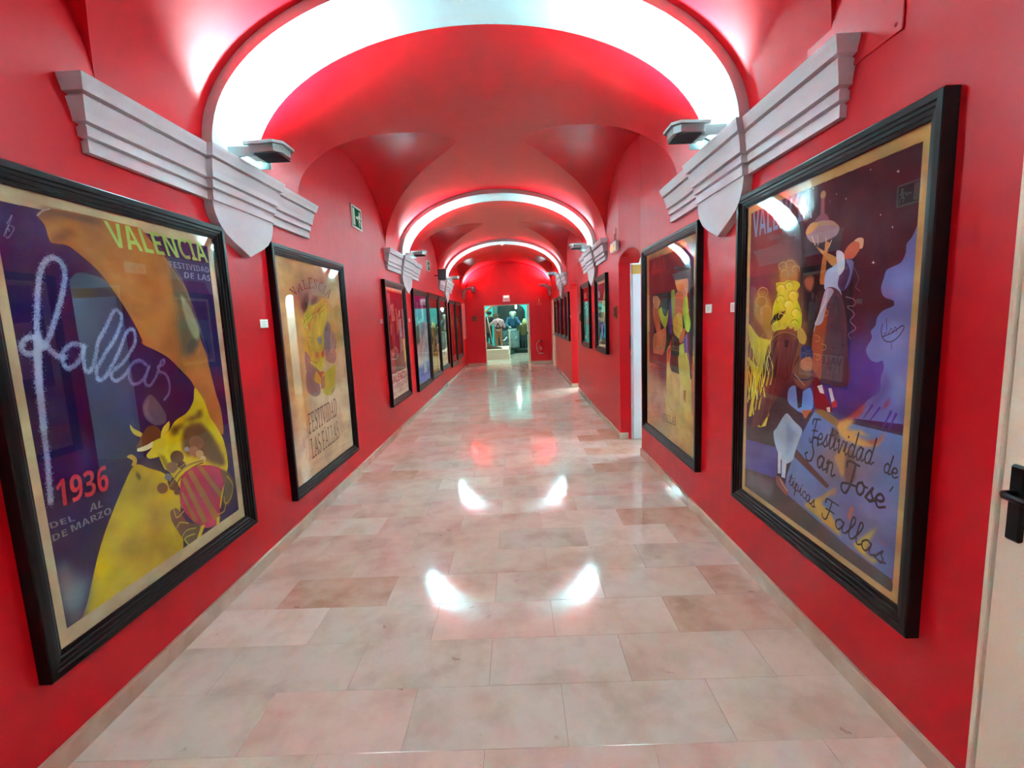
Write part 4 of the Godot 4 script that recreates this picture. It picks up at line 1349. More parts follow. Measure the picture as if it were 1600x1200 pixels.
func build_hall():
	# shell of the hall
	var m := Mb.new()
	m.box(V(-4.2, -0.01, -26.2), V(-4.0, 4.4, ZEND - 0.25))
	m.box(V(4.0, -0.01, -26.2), V(4.2, 4.4, ZEND - 0.25))
	m.box(V(-4.2, -0.01, -26.4), V(4.2, 4.4, -26.2))
	m.box(V(-4.2, -0.01, ZEND - 0.25), V(LX - 0.25, 4.4, ZEND - 0.2))
	m.box(V(1.5, -0.01, ZEND - 0.25), V(4.2, 4.4, ZEND - 0.2))
	structure("wall_hall", m.done(), mats.teal_wall, "pale teal walls of the sculpture hall", "wall")
	structure("ceiling_hall", box_mesh(V(-4.2, 4.4, -26.4), V(4.2, 4.6, ZEND - 0.2)), mats.white_wall, "white ceiling of the sculpture hall", "ceiling")
	for q in [[-1.8, -19.5], [1.6, -19.5], [-1.8, -23.6], [1.6, -23.6]]:
		area_lamp("ceiling_panel_light", V(q[0], 4.38, q[1]), Vector2(1.1, 1.1), 17.0, Color(0.80, 1.0, 0.96), "square ceiling panel light over the sculpture hall, " + ("left" if q[0] < 0 else "right") + (" near the doorway" if q[1] > -21 else " at the back"))
	var dark := std("rock_dark", Color8(26, 33, 30), 0.8)
	var earth := std("earth_brown", Color8(84, 52, 42), 0.85)
	std("skin_tan", Color8(190, 140, 106), 0.6)
	std("skin_pale", Color8(206, 200, 180), 0.6)
	std("cloth_black", Color8(24, 24, 28), 0.8)
	std("cloth_brown", Color8(84, 50, 34), 0.8)
	std("cloth_pink", Color8(200, 150, 156), 0.8)
	std("cloth_tan", Color8(160, 96, 66), 0.8)
	std("cloth_blue", Color8(40, 84, 112), 0.8)
	std("cloth_green", Color8(36, 66, 62), 0.8)
	std("cloth_olive", Color8(84, 74, 38), 0.8)
	std("cloth_dark", Color8(40, 46, 50), 0.8)
	std("hair_white", Color8(150, 170, 150), 0.8)
	std("hair_blond", Color8(196, 190, 130), 0.8)
	std("barrel_grey", Color8(96, 112, 106), 0.7)
	std("plinth_pink", Color8(232, 196, 176), 0.6)
	# plinths
	var t = thing("plinth", "pale pink two-tiered display plinth in the hall, left of the doorway's middle", "plinth", V(-1.6, 0, -20.6))
	mi("lower_tier", box_mesh(V(-2.2, 0, -1.35), V(1.30, 0.215, 1.1), 0.006), mats.plinth_pink, t)
	mi("upper_tier", box_mesh(V(-2.2, 0.222, -1.35), V(1.28, 0.40, 1.08), 0.006), mats.plinth_pink, t)
	var pl = t
	t = thing("plinth", "low dark grey plinth along the back of the hall", "plinth", V(0.6, 0, -23.4))
	mi("slab", box_mesh(V(-2.0, 0, -0.6), V(2.2, 0.16, 0.65), 0.01), dark, t)
	# brown mound and dark masses
	mi("earth_mound", sdf([[V(0.28, 0.06, 0.6), V(0.4, 0.06, 0.6), 0.20, 0.17], [V(0.3, 0.05, 0.6), V(0.95, 0.0, 0.62), 0.17, 0.07], [V(0.3, 0.04, 0.3), V(0.35, 0.05, 0.4), 0.12, 0.16], [V(0.3, 0.2, 0.6), V(0.45, 0.14, 0.55), 0.13, 0.11]], 0.04, 0.1), earth, pl, V(0, 0.40, 0))
	var rock = sdf([[V(-0.40, 0.6, -24.7), V(-0.38, 2.3, -24.75), 0.56, 0.5], [V(-0.1, 0.6, -24.75), V(0.1, 1.9, -24.8), 0.6, 0.4], [V(0.3, 0.65, -24.8), V(1.2, 1.2, -24.9), 0.7, 0.45], [V(1.2, 0.65, -24.8), V(1.9, 1.0, -24.9), 0.7, 0.4], [V(-0.4, 0.45, -24.6), V(-0.4, 0.6, -24.6), 0.44, 0.4]], 0.06, 0.15)
	tag(mi("rock_scenery", rock, dark), "tall dark green-black sculpted rock behind the figures in the hall", "sculpture")
	var column = sdf([[V(-1.02, 0.17, -25.9), V(-1.02, 4.2, -25.9), 0.16, 0.16]], 0.05, 0.05)
	tag(mi("pillar", column, mats.barrel_grey), "grey-green pillar at the back of the hall", "pillar")
	# man with a brown hat, seen from behind
	t = thing("statue", "statue of a man in brown hat, pink shirt and dark braces, bending over", "statue", V(-0.72, 0.49, -20.6))
	mi("body", sdf([[V(0.10, 0.06, 0.05), V(0.06, 0.42, -0.02), 0.05, 0.065], [V(-0.10, 0.06, 0.0), V(-0.10, 0.42, -0.02), 0.05, 0.065], [V(0.10, 0.03, 0.02), V(0.10, 0.03, 0.16), 0.04, 0.035], [V(0.06, 0.42, -0.02), V(0.03, 0.72, 0.0), 0.075, 0.11], [V(-0.10, 0.42, -0.02), V(-0.08, 0.72, 0.0), 0.075, 0.11]], 0.022, 0.04), mats.cloth_tan, t)
	var shirt = mi("shirt", sdf([[V(-0.02, 0.72, 0.0), V(-0.02, 1.0, 0.02), 0.14, 0.17], [V(-0.14, 1.04, 0.02), V(0.12, 1.02, 0.02), 0.10, 0.10], [V(0.15, 1.02, 0.02), V(0.24, 0.80, -0.06), 0.07, 0.055], [V(-0.18, 1.02, 0.02), V(-0.34, 0.92, -0.10), 0.07, 0.055]], 0.022, 0.05), mats.cloth_pink, t)
	mi("head", sdf([[V(-0.06, 1.1, -0.02), V(-0.10, 1.22, -0.06), 0.055, 0.085], [V(-0.10, 1.22, -0.08), V(-0.10, 1.16, -0.10), 0.08, 0.06], [V(-0.34, 0.92, -0.10), V(-0.42, 0.84, -0.24), 0.045, 0.03]], 0.02, 0.03), mats.skin_tan, t)
	m = Mb.new(true)
	m.lathe([Vector2(0.17, 0.0), Vector2(0.175, 0.012), Vector2(0.115, 0.03), Vector2(0.108, 0.09), Vector2(0.08, 0.125), Vector2(0, 0.13)], V(-0.11, 1.25, -0.05), V(-0.25, 1, 0.1).normalized(), 24)
	mi("hat", m.done(), mats.cloth_brown, t)
	m = Mb.new(true)
	m.tube([V(-0.13, 0.76, 0.135), V(-0.04, 0.92, 0.18), V(0.06, 1.06, 0.155), V(0.09, 1.12, 0.05)], 0.016)
	m.tube([V(0.10, 0.76, 0.135), V(0.0, 0.92, 0.185), V(-0.10, 1.06, 0.155), V(-0.14, 1.13, 0.05)], 0.016)
	mi("braces", m.done(), mats.cloth_black, shirt)
	m = Mb.new(true)
	m.lathe([Vector2(0.13, -0.06), Vector2(0.15, 0.0), Vector2(0.155, 0.06)], V(-0.02, 0.74, 0.0), Vector3.UP, 20)
	mi("sash", m.done(), mats.cloth_brown, t)
	# dark clothed man
	t = thing("statue", "statue of a man in black cap and dark clothes left of the brown hat", "statue", V(-1.2, 0.49, -21.55))
	mi("body", sdf([[V(-0.09, 0.05, 0), V(-0.08, 0.42, 0.03), 0.055, 0.07], [V(0.09, 0.05, 0.05), V(0.08, 0.42, 0.05), 0.055, 0.07], [V(-0.08, 0.42, 0.03), V(-0.06, 0.78, 0), 0.08, 0.11], [V(0.08, 0.42, 0.05), V(0.06, 0.78, 0), 0.08, 0.11], [V(0, 0.78, 0), V(0.0, 1.1, 0), 0.15, 0.16], [V(-0.15, 1.16, 0), V(0.15, 1.16, 0), 0.09, 0.09], [V(-0.18, 1.15, 0), V(-0.22, 0.9, 0.1), 0.065, 0.055], [V(0.18, 1.15, 0), V(0.30, 0.98, 0.06), 0.065, 0.05], [V(0.30, 0.98, 0.06), V(0.42, 1.12, 0.02), 0.05, 0.04], [V(-0.22, 0.9, 0.1), V(-0.12, 0.78, 0.24), 0.05, 0.04]], 0.024, 0.05), mats.cloth_black, t)
	mi("head", sdf([[V(0.02, 1.22, 0), V(0.05, 1.33, 0.02), 0.055, 0.085], [V(0.05, 1.28, 0.06), V(0.05, 1.25, 0.07), 0.06, 0.05], [V(0.05, 1.29, 0.11), V(0.05, 1.26, 0.12), 0.02, 0.018]], 0.02, 0.03), mats.skin_tan, t)
	m = Mb.new(true)
	m.lathe([Vector2(0.10, 0.0), Vector2(0.115, 0.03), Vector2(0.11, 0.09), Vector2(0.06, 0.13), Vector2(0, 0.135)], V(0.05, 1.36, 0.01), Vector3.UP, 20)
	m.box(V(-0.02, 1.355, 0.06), V(0.12, 1.37, 0.17), 0.006)
	mi("cap", m.done(), mats.cloth_black, t)
	mi("apron", sdf([[V(-0.02, 0.6, 0.12), V(0.0, 0.95, 0.14), 0.09, 0.08]], 0.024, 0.03), mats.cloth_brown, t)
	var staff := Mb.new(true)
	staff.tube([V(-1.17, 1.72, -20.3), V(-1.005, 0.62, -20.3)], 0.014, 0.014, 10)
	tag(mi("staff", staff.done(), mats.plinth_pink), "long thin pale staff leaning beside the black capped statue", "staff")
	# raised hand with its arm, from a figure left of the doorway
	t = thing("statue", "statue of a figure with raised tan arm, at the left edge of the doorway", "statue", V(-1.72, 0.50, -20.1))
	mi("body", sdf([[V(-0.09, 0.05, 0), V(-0.08, 0.8, 0), 0.07, 0.11], [V(0.09, 0.05, 0), V(0.08, 0.8, 0), 0.07, 0.11], [V(0, 0.8, 0), V(0, 1.12, 0), 0.15, 0.16], [V(-0.15, 1.18, 0), V(0.15, 1.18, 0), 0.09, 0.09], [V(0.17, 1.18, 0), V(0.42, 1.36, 0.02), 0.07, 0.06], [V(-0.18, 1.15, 0), V(-0.24, 0.82, 0.05), 0.065, 0.05]], 0.028, 0.05), mats.cloth_dark, t)
	mi("head", sdf([[V(0, 1.25, 0), V(0, 1.36, 0.02), 0.055, 0.09], [V(0, 1.31, 0.06), V(0, 1.28, 0.07), 0.065, 0.05]], 0.024, 0.03), mats.skin_tan, t)
	mi("arm", sdf([[V(0.40, 1.35, 0.02), V(0.70, 1.60, 0.05), 0.055, 0.042], [V(0.70, 1.60, 0.05), V(0.78, 1.66, 0.06), 0.042, 0.034], [V(0.78, 1.665, 0.06), V(0.90, 1.70, 0.07), 0.014, 0.011], [V(0.785, 1.655, 0.04), V(0.91, 1.675, 0.04), 0.014, 0.011], [V(0.785, 1.65, 0.085), V(0.90, 1.66, 0.10), 0.014, 0.011], [V(0.77, 1.64, 0.03), V(0.87, 1.645, 0.015), 0.012, 0.010], [V(0.75, 1.67, 0.08), V(0.80, 1.74, 0.10), 0.014, 0.011]], 0.014, 0.015), mats.skin_tan, t)
	# bearded giant leaning on a barrel
	t = thing("statue", "statue of a white haired man in blue jacket leaning over a grey barrel", "statue", V(-0.14, 0.22, -23.72))
	mi("body", sdf([[V(-0.34, 0.05, -0.2), V(-0.30, 0.55, -0.05), 0.09, 0.12], [V(0.10, 0.05, -0.25), V(0.06, 0.6, -0.2), 0.09, 0.12], [V(-0.30, 0.62, -0.05), V(-0.02, 0.85, -0.15), 0.17, 0.18], [V(-0.02, 0.85, -0.15), V(0.0, 1.2, -0.05), 0.19, 0.2]], 0.03, 0.08), mats.cloth_green, t)
	mi("jacket", sdf([[V(0.0, 1.12, -0.04), V(0.02, 1.36, 0.0), 0.2, 0.16], [V(-0.17, 1.38, 0.02), V(0.17, 1.38, 0.02), 0.11, 0.11], [V(0.18, 1.36, 0.04), V(0.30, 1.2, 0.14), 0.09, 0.075], [V(0.30, 1.2, 0.14), V(0.38, 1.12, 0.26), 0.075, 0.055], [V(-0.2, 1.35, 0.04), V(-0.32, 1.1, 0.16), 0.09, 0.075], [V(-0.32, 1.1, 0.16), V(-0.18, 1.0, 0.30), 0.07, 0.055]], 0.028, 0.06), mats.cloth_blue, t)
	mi("head", sdf([[V(0.02, 1.46, 0.06), V(0.02, 1.60, 0.10), 0.07, 0.105], [V(0.02, 1.58, 0.19), V(0.02, 1.54, 0.205), 0.025, 0.022], [V(0.40, 1.11, 0.28), V(0.44, 1.08, 0.34), 0.05, 0.03], [V(-0.16, 0.99, 0.31), V(-0.09, 0.98, 0.35), 0.05, 0.03]], 0.022, 0.03), mats.skin_pale, t)
	mi("hair", sdf([[V(-0.06, 1.66, 0.06), V(0.10, 1.66, 0.06), 0.085, 0.085], [V(-0.09, 1.56, 0.04), V(-0.09, 1.64, 0.06), 0.05, 0.05], [V(0.13, 1.56, 0.04), V(0.13, 1.64, 0.06), 0.05, 0.05], [V(0.02, 1.50, 0.17), V(0.02, 1.40, 0.18), 0.06, 0.035]], 0.022, 0.04), mats.hair_white, t)
	t = thing("barrel", "upright grey barrel in front of the blue jacketed statue", "barrel", V(-0.16, 0.165, -23.05))
	m = Mb.new(true)
	m.lathe([Vector2(0, 0), Vector2(0.20, 0), Vector2(0.235, 0.3), Vector2(0.24, 0.5), Vector2(0.225, 0.75), Vector2(0.20, 0.98), Vector2(0.185, 0.98), Vector2(0.185, 0.95), Vector2(0, 0.95)])
	mi("staves", m.done(), mats.barrel_grey, t)
	for y in [0.12, 0.45, 0.82]:
		m = Mb.new(true)
		var r: float = 0.205 + 0.04 * sin(PI * y)
		m.lathe([Vector2(r - 0.006, y), Vector2(r + 0.008, y + 0.004), Vector2(r + 0.008, y + 0.04), Vector2(r - 0.006, y + 0.044)])
		mi("hoop", m.done(), mats.cloth_dark, t)
	# boy with blond hair
	t = thing("statue", "statue of a blond boy in olive jacket, back turned, on the right", "statue", V(0.36, 0.20, -23.1))
	mi("body", sdf([[V(-0.06, 0.05, 0), V(-0.07, 0.42, 0), 0.045, 0.06], [V(0.07, 0.05, 0.04), V(0.06, 0.42, 0.02), 0.045, 0.06], [V(-0.07, 0.42, 0), V(-0.05, 0.7, 0), 0.065, 0.09], [V(0.06, 0.42, 0.02), V(0.05, 0.7, 0), 0.065, 0.09], [V(-0.06, 0.03, 0), V(-0.08, 0.03, -0.1), 0.04, 0.035], [V(0.07, 0.03, 0.04), V(0.08, 0.03, -0.06), 0.04, 0.035]], 0.022, 0.04), mats.cloth_dark, t)
	mi("jacket", sdf([[V(0, 0.68, 0), V(0.02, 1.0, 0), 0.135, 0.13], [V(-0.10, 1.05, 0), V(0.13, 1.05, 0), 0.08, 0.08], [V(-0.13, 1.04, 0), V(-0.2, 0.78, -0.04), 0.06, 0.05], [V(0.16, 1.04, 0), V(0.24, 0.84, -0.08), 0.06, 0.05], [V(-0.2, 0.78, -0.04), V(-0.19, 0.66, -0.1), 0.048, 0.04]], 0.022, 0.05), mats.cloth_olive, t)
	mi("head", sdf([[V(0.03, 1.1, 0), V(0.06, 1.24, -0.02), 0.05, 0.085], [V(0.06, 1.21, -0.09), V(0.06, 1.18, -0.1), 0.022, 0.02], [V(0.25, 0.82, -0.09), V(0.27, 0.76, -0.14), 0.035, 0.025]], 0.02, 0.03), mats.skin_pale, t)
	mi("hair", sdf([[V(0.06, 1.26, 0.02), V(0.07, 1.33, 0.0), 0.095, 0.075], [V(0.01, 1.2, 0.03), V(0.12, 1.2, 0.03), 0.06, 0.06]], 0.02, 0.04), mats.hair_blond, t)
	# glass showcase with its post and foot
	t = thing("showcase", "glass showcase with pale corner post in the middle of the hall", "showcase", V(-0.22, 0, -22.42))
	m = Mb.new()
	m.box(V(-0.40, 0.30, -0.30), V(0.36, 1.08, -0.292))
	mi("back_pane", m.done(), mats.case_glass, t)
	mi("front_pane", box_mesh(V(-0.06, 0.30, 0.292), V(0.36, 1.04, 0.30)), mats.case_glass, t)
	mi("side_pane", box_mesh(V(0.352, 0.30, -0.29), V(0.36, 1.06, 0.29)), mats.case_glass, t)
	m = Mb.new()
	m.faced(V(-0.40, 1.085, -0.30), V(0.36, 1.085, -0.30), V(0.36, 1.045, 0.30), V(-0.40, 1.045, 0.30), Vector3.UP)
	m.faced(V(-0.40, 1.093, -0.30), V(0.36, 1.093, -0.30), V(0.36, 1.053, 0.30), V(-0.40, 1.053, 0.30), Vector3.UP)
	mi("top_pane", m.done(), mats.case_glass, t)
	m = Mb.new(true)
	m.tube([V(-0.13, 1.10, 0.31), V(-0.085, 1.06, 0.31), V(-0.075, 1.0, 0.31), V(-0.07, 0.03, 0.31)], 0.022, 0.022, 10)
	mi("post", m.done(), mats.plinth_pink, t)
	m = Mb.new()
	m.box(V(-0.22, 0.0, 0.25), V(0.12, 0.025, 0.30), 0.004)
	m.box(V(-0.05, 0.025, 0.26), V(0.10, 0.17, 0.29), 0.004)
	mi("foot", m.done(), mats.cloth_green, t)
	mi("tray", box_mesh(V(-0.40, 0.60, -0.29), V(0.35, 0.615, 0.28), 0.004), mats.cloth_dark, t)
	var papers := [[V(-0.30, 0.62, 0.0), 0.4, "white curled paper on the showcase tray, left", "paper_white"], [V(-0.16, 0.62, 0.1), -0.3, "red and white curled paper on the showcase tray", "cloth_pink"], [V(0.16, 0.62, 0.12), -0.6, "white curled paper on the showcase tray, right", "paper_white"]]
	for p in papers:
		m = Mb.new(true)
		var at: Vector3 = p[0]
		for k in 6:
			var a0 := k / 6.0
			var a1 := (k + 1) / 6.0
			var q0 := V(-0.1 + 0.2 * a0, 0.16 * a0 * a0 + 0.01, 0)
			var q1 := V(-0.1 + 0.2 * a1, 0.16 * a1 * a1 + 0.01, 0)
			m.faced(q0 + V(0, 0, -0.07), q1 + V(0, 0, -0.07), q1 + V(0, 0, 0.07), q0 + V(0, 0, 0.07), Vector3.UP)
			m.faced(q0 + V(0, -0.003, -0.07), q1 + V(0, -0.003, -0.07), q1 + V(0, -0.003, 0.07), q0 + V(0, -0.003, 0.07), Vector3.DOWN)
		var o = mi("paper", m.done(), mats[p[3]])
		o.position = V(-0.22, 0, -22.42) + at
		o.rotation.y = p[1]
		tag(o, p[2] , "paper")
	# bright tube lamp hanging at the back
	t = thing("pendant_lamp", "bright upright white tube lamp hanging at the back of the hall", "lamp", V(0.05, 2.08, -23.8))
	var tube_mat := std("tube_glow", Color.WHITE, 0.4)
	tube_mat.emission_enabled = true
	tube_mat.emission = Color(0.95, 1, 0.98)
	tube_mat.emission_energy_multiplier = 4.0 / EXPOSURE
	m = Mb.new(true)
	m.lathe([Vector2(0, 0), Vector2(0.04, 0.01), Vector2(0.05, 0.04), Vector2(0.05, 0.24), Vector2(0.04, 0.27), Vector2(0, 0.28)])
	mi("lamp_tube", m.done(), tube_mat, t)
	m = Mb.new(true)
	m.tube([V(0, 0.28, 0), V(0, 2.31, 0)], 0.006)
	mi("cord", m.done(), mats.cable_black, t)
	var l := OmniLight3D.new()
	l.name = "tube"
	l.light_energy = 0.6 / EXPOSURE
	l.light_color = Color(0.9, 1, 0.97)
	l.light_size = 0.06
	l.omni_range = 8.0
	l.omni_attenuation = 2.0
	l.shadow_enabled = true
	add_child(l)
	l.position = V(0.05, 2.22, -23.73)

# ------------------------------------------------------------------ the four large prints
func paint_bull(pt):
	pt.base(206, 190, 150)
	pt.poly([38,36, 968,30, 958,962, 36,966], 36, 29, 78)
	pt.poly([162,46,204,28,294,23,405,22,549,20,635,66,682,94,744,146,790,197,821,319,859,388,869,437,892,526,914,585,907,674,826,594,804,548,753,492,733,467,687,433,623,390,559,364,501,345,488,334,499,338,472,290,433,239,389,192,352,158,325,141,283,119,246,104,193,103,186,90,181,67], 182, 116, 58)
	pt.soft([162,46,204,28,419,22,350,39,245,40,180,50], 3, 96, 74, 66)
	pt.soft([202,88,243,70,283,67,244,90,203,105], 3, 110, 72, 52)
	pt.soft([697,107,744,146,790,197,827,319,785,374,700,385,706,248,691,163], 3, 96, 80, 60)
	pt.soft([739,199,782,227,836,309,804,344,756,287], 2, 150, 150, 120)
	pt.soft([322,153,417,194,495,294,532,340,666,296,528,163], 4, 192, 128, 68)
	pt.line([162,49,184,35,206,28], 6, 6, 200, 190, 200)
	pt.line([564,22,638,57,691,93,753,145,796,212,844,319,868,399], 3, 3, 150, 130, 150)
	pt.poly([753,492,732,533,682,563,611,577,562,602,492,622,468,632,492,655,514,703,536,718,550,735,584,784,579,843,822,916,914,790,907,697,872,645,826,594,805,543], 222, 196, 28)
	pt.poly([377,662,442,686,517,722,526,759,576,797,557,886,562,868,558,958,528,977,303,981,81,983,117,932,176,843,228,783,316,703], 216, 190, 34)
	pt.soft([397,675,468,715,529,779,508,861,489,933,294,960,272,933,326,837], 5, 196, 164, 36)
	pt.soft([180,978,225,956,246,982,229,992], 3, 220, 200, 150)
	pt.poly([348,633,371,631,390,647,382,663,363,660,371,648], 214, 190, 60)
	pt.soft([377,680,393,692,393,708,380,698], 2, 90, 80, 40)
	pt.poly([383,552,395,564,432,584,429,594,398,583,383,567], 206, 180, 50)
	pt.poly([498,484,530,508,563,550,556,573,504,574,461,549,450,516,467,496], 92, 86, 104)
	pt.soft([496,490,476,524,498,564,456,539,457,512], 2, 120, 114, 128)
	pt.poly([431,588,463,571,504,576,530,607,492,622,458,623,409,627,393,619,407,607], 104, 68, 40)
	pt.poly([400,621,443,620,480,616,490,627,439,634,397,628], 220, 205, 160)
	pt.poly([480,616,544,618,516,660,449,660,436,648,468,632], 212, 186, 50)
	pt.poly([575,573,535,588,520,614,563,600,575,585], 206, 180, 60)
	pt.soft([578,595,687,584,777,566,777,587,664,595,589,622], 3, 92, 70, 40)
	pt.soft([492,655,523,667,555,717,522,704], 2, 150, 125, 40)
	pt.soft([662,605,745,603,812,646,866,711,897,781,806,755,736,717,639,686,631,645], 3, 98, 70, 44)
	pt.poly([765,675,753,687,726,691,698,685,677,672,672,657,684,646,709,642,737,647,760,660], 128, 86, 58)
	pt.poly([721,693,713,700,696,703,678,699,665,690,662,681,669,673,686,671,704,674,717,683], 160, 112, 80)
	pt.poly([668,677,664,681,656,682,646,680,639,676,638,671,642,667,650,666,660,667,666,672], 150, 150, 160)
	pt.poly([753,710,747,717,733,718,717,715,707,708,704,700,710,694,724,692,739,695,750,702], 190, 160, 110)
	pt.poly([630,694,619,704,598,707,575,702,558,691,554,678,564,668,584,665,608,670,625,681], 120, 88, 62)
	pt.poly([588,718,579,726,562,728,543,724,529,714,526,703,534,695,551,692,571,697,585,706], 150, 112, 80)
	pt.poly([636,721,630,727,616,729,602,725,591,718,588,710,595,704,608,702,623,706,634,713], 104, 72, 50)
	pt.poly([547,737,542,742,532,744,520,741,512,735,510,728,515,723,525,721,536,724,545,730], 120, 124, 136)
	pt.poly([519,764,511,772,496,773,479,769,466,759,464,749,471,742,486,740,503,744,516,754], 132, 96, 62)
	pt.poly([578,772,571,779,556,780,540,776,528,768,526,759,532,752,547,750,563,754,575,763], 110, 80, 52)
	pt.poly([765,729,759,734,749,735,737,732,729,727,726,721,731,716,741,715,753,717,762,722], 210, 190, 140)
	pt.poly([580,793,575,797,567,798,557,795,550,790,548,784,552,780,561,779,571,782,579,787], 96, 78, 60)
	pt.line([534,761,578,737,650,724,744,730], 14, 14, 150, 130, 70)
	pt.line([548,777,593,751,666,738,741,737], 8, 8, 84, 60, 40)
	pt.line([534,746,571,726,642,713], 6, 6, 190, 170, 90)
	pt.poly([603,749,666,738,750,747,848,778,893,820,843,865,816,914,798,960,697,946,633,903,579,838,578,802], 186, 52, 84)
	pt.poly([702,742,733,746,843,865,828,883], 170, 116, 66)
	pt.poly([639,745,666,741,804,939,766,944], 170, 116, 66)
	pt.poly([601,758,622,754,723,930,690,930], 170, 116, 66)
	pt.poly([585,799,596,794,662,910,633,903], 170, 116, 66)
	pt.soft([857,789,915,814,943,856,918,897,871,924,840,898,872,850], 2, 110, 84, 50)
	pt.line([899,821,933,865,902,905,861,910,856,885], 9, 9, 200, 176, 60)
	pt.line([891,849,896,879,869,883], 8, 8, 96, 70, 40)
	pt.line([860,916,842,933,800,931], 9, 9, 205, 180, 50)
	pt.poly([515,834,551,835,603,896,678,931,623,977,578,955,542,907,516,864], 112, 84, 60)
	pt.line([533,834,544,862,585,855], 9, 9, 206, 186, 70)
	pt.line([537,890,559,882,603,899], 9, 9, 206, 186, 70)
	pt.line([556,927,588,917,642,927], 9, 9, 206, 186, 70)
	pt.line([586,963,573,937,632,943], 9, 9, 206, 186, 70)
	pt.poly([678,931,704,937,642,984,623,979], 220, 196, 50)
	pt.poly([785,939,809,940,797,971,775,975], 216, 190, 60)
	pt.soft([36,804,69,826,90,853,121,869,139,889,113,939,81,983,35,978], 4, 96, 116, 126)
	pt.soft([41,814,69,848,93,889,62,923,35,925], 4, 126, 142, 146)
	pt.text("1936", [73,691,257,698,78,628], 196, 52, 66, 1)
	pt.text("AL", [173,732,223,732,177,714], 136, 136, 140, 1)
	pt.text("DEL", [42,729,120,735,39,715], 128, 128, 136, 1)
	pt.text("MARZO", [104,758,253,758,101,741], 132, 132, 138, 1)
	pt.text("DE", [42,759,89,759,41,744], 128, 128, 136, 1)
	pt.text("VALENCIA", [425,88,959,84,399,25], 176, 206, 110, 1)
	pt.text("FESTIVIDAD", [698,119,956,118,694,100], 134, 134, 166, 1)
	pt.text("DE LAS", [778,146,955,146,781,126], 134, 134, 166, 1)
	pt.line([54,106,67,88,72,94,71,82,87,86,65,108,62,99,87,60,69,79], 3, 3, 140, 130, 160)
	pt.chalk([54,674,65,587,70,527,77,458,82,406,92,348,101,310,103,290,117,239,128,204,145,166,173,141,200,137,219,150,220,174,204,211,177,255,137,311,112,335,93,314,69,313,49,329,53,343,75,347,96,341,114,325,131,340,157,358,178,360], 22, 22, 176, 196, 226)
	pt.chalk([101,310,92,348,82,406,77,458,72,510], 34, 26, 176, 196, 226)
	pt.chalk([245,341,213,330,176,345,166,367,177,385,213,377,243,348,249,337,239,367,238,394,255,399,279,374,302,331,336,300,388,252,414,261,408,285,370,326,337,349,296,382,280,397,280,421,306,419,355,382,392,347,431,306,462,303,463,328,451,345,397,385,350,402,333,417,350,431,387,422,413,407], 19, 15, 160, 180, 216)
	pt.chalk([499,400,464,385,422,399,409,424,425,447,473,439,510,406,492,427,479,448,500,459,540,436,576,396,595,393,582,406,555,409,560,423,592,435,604,460,597,488,564,508], 15, 11, 140, 134, 180)
	pt.mount(37, 22, 962, 963, 206, 190, 150)

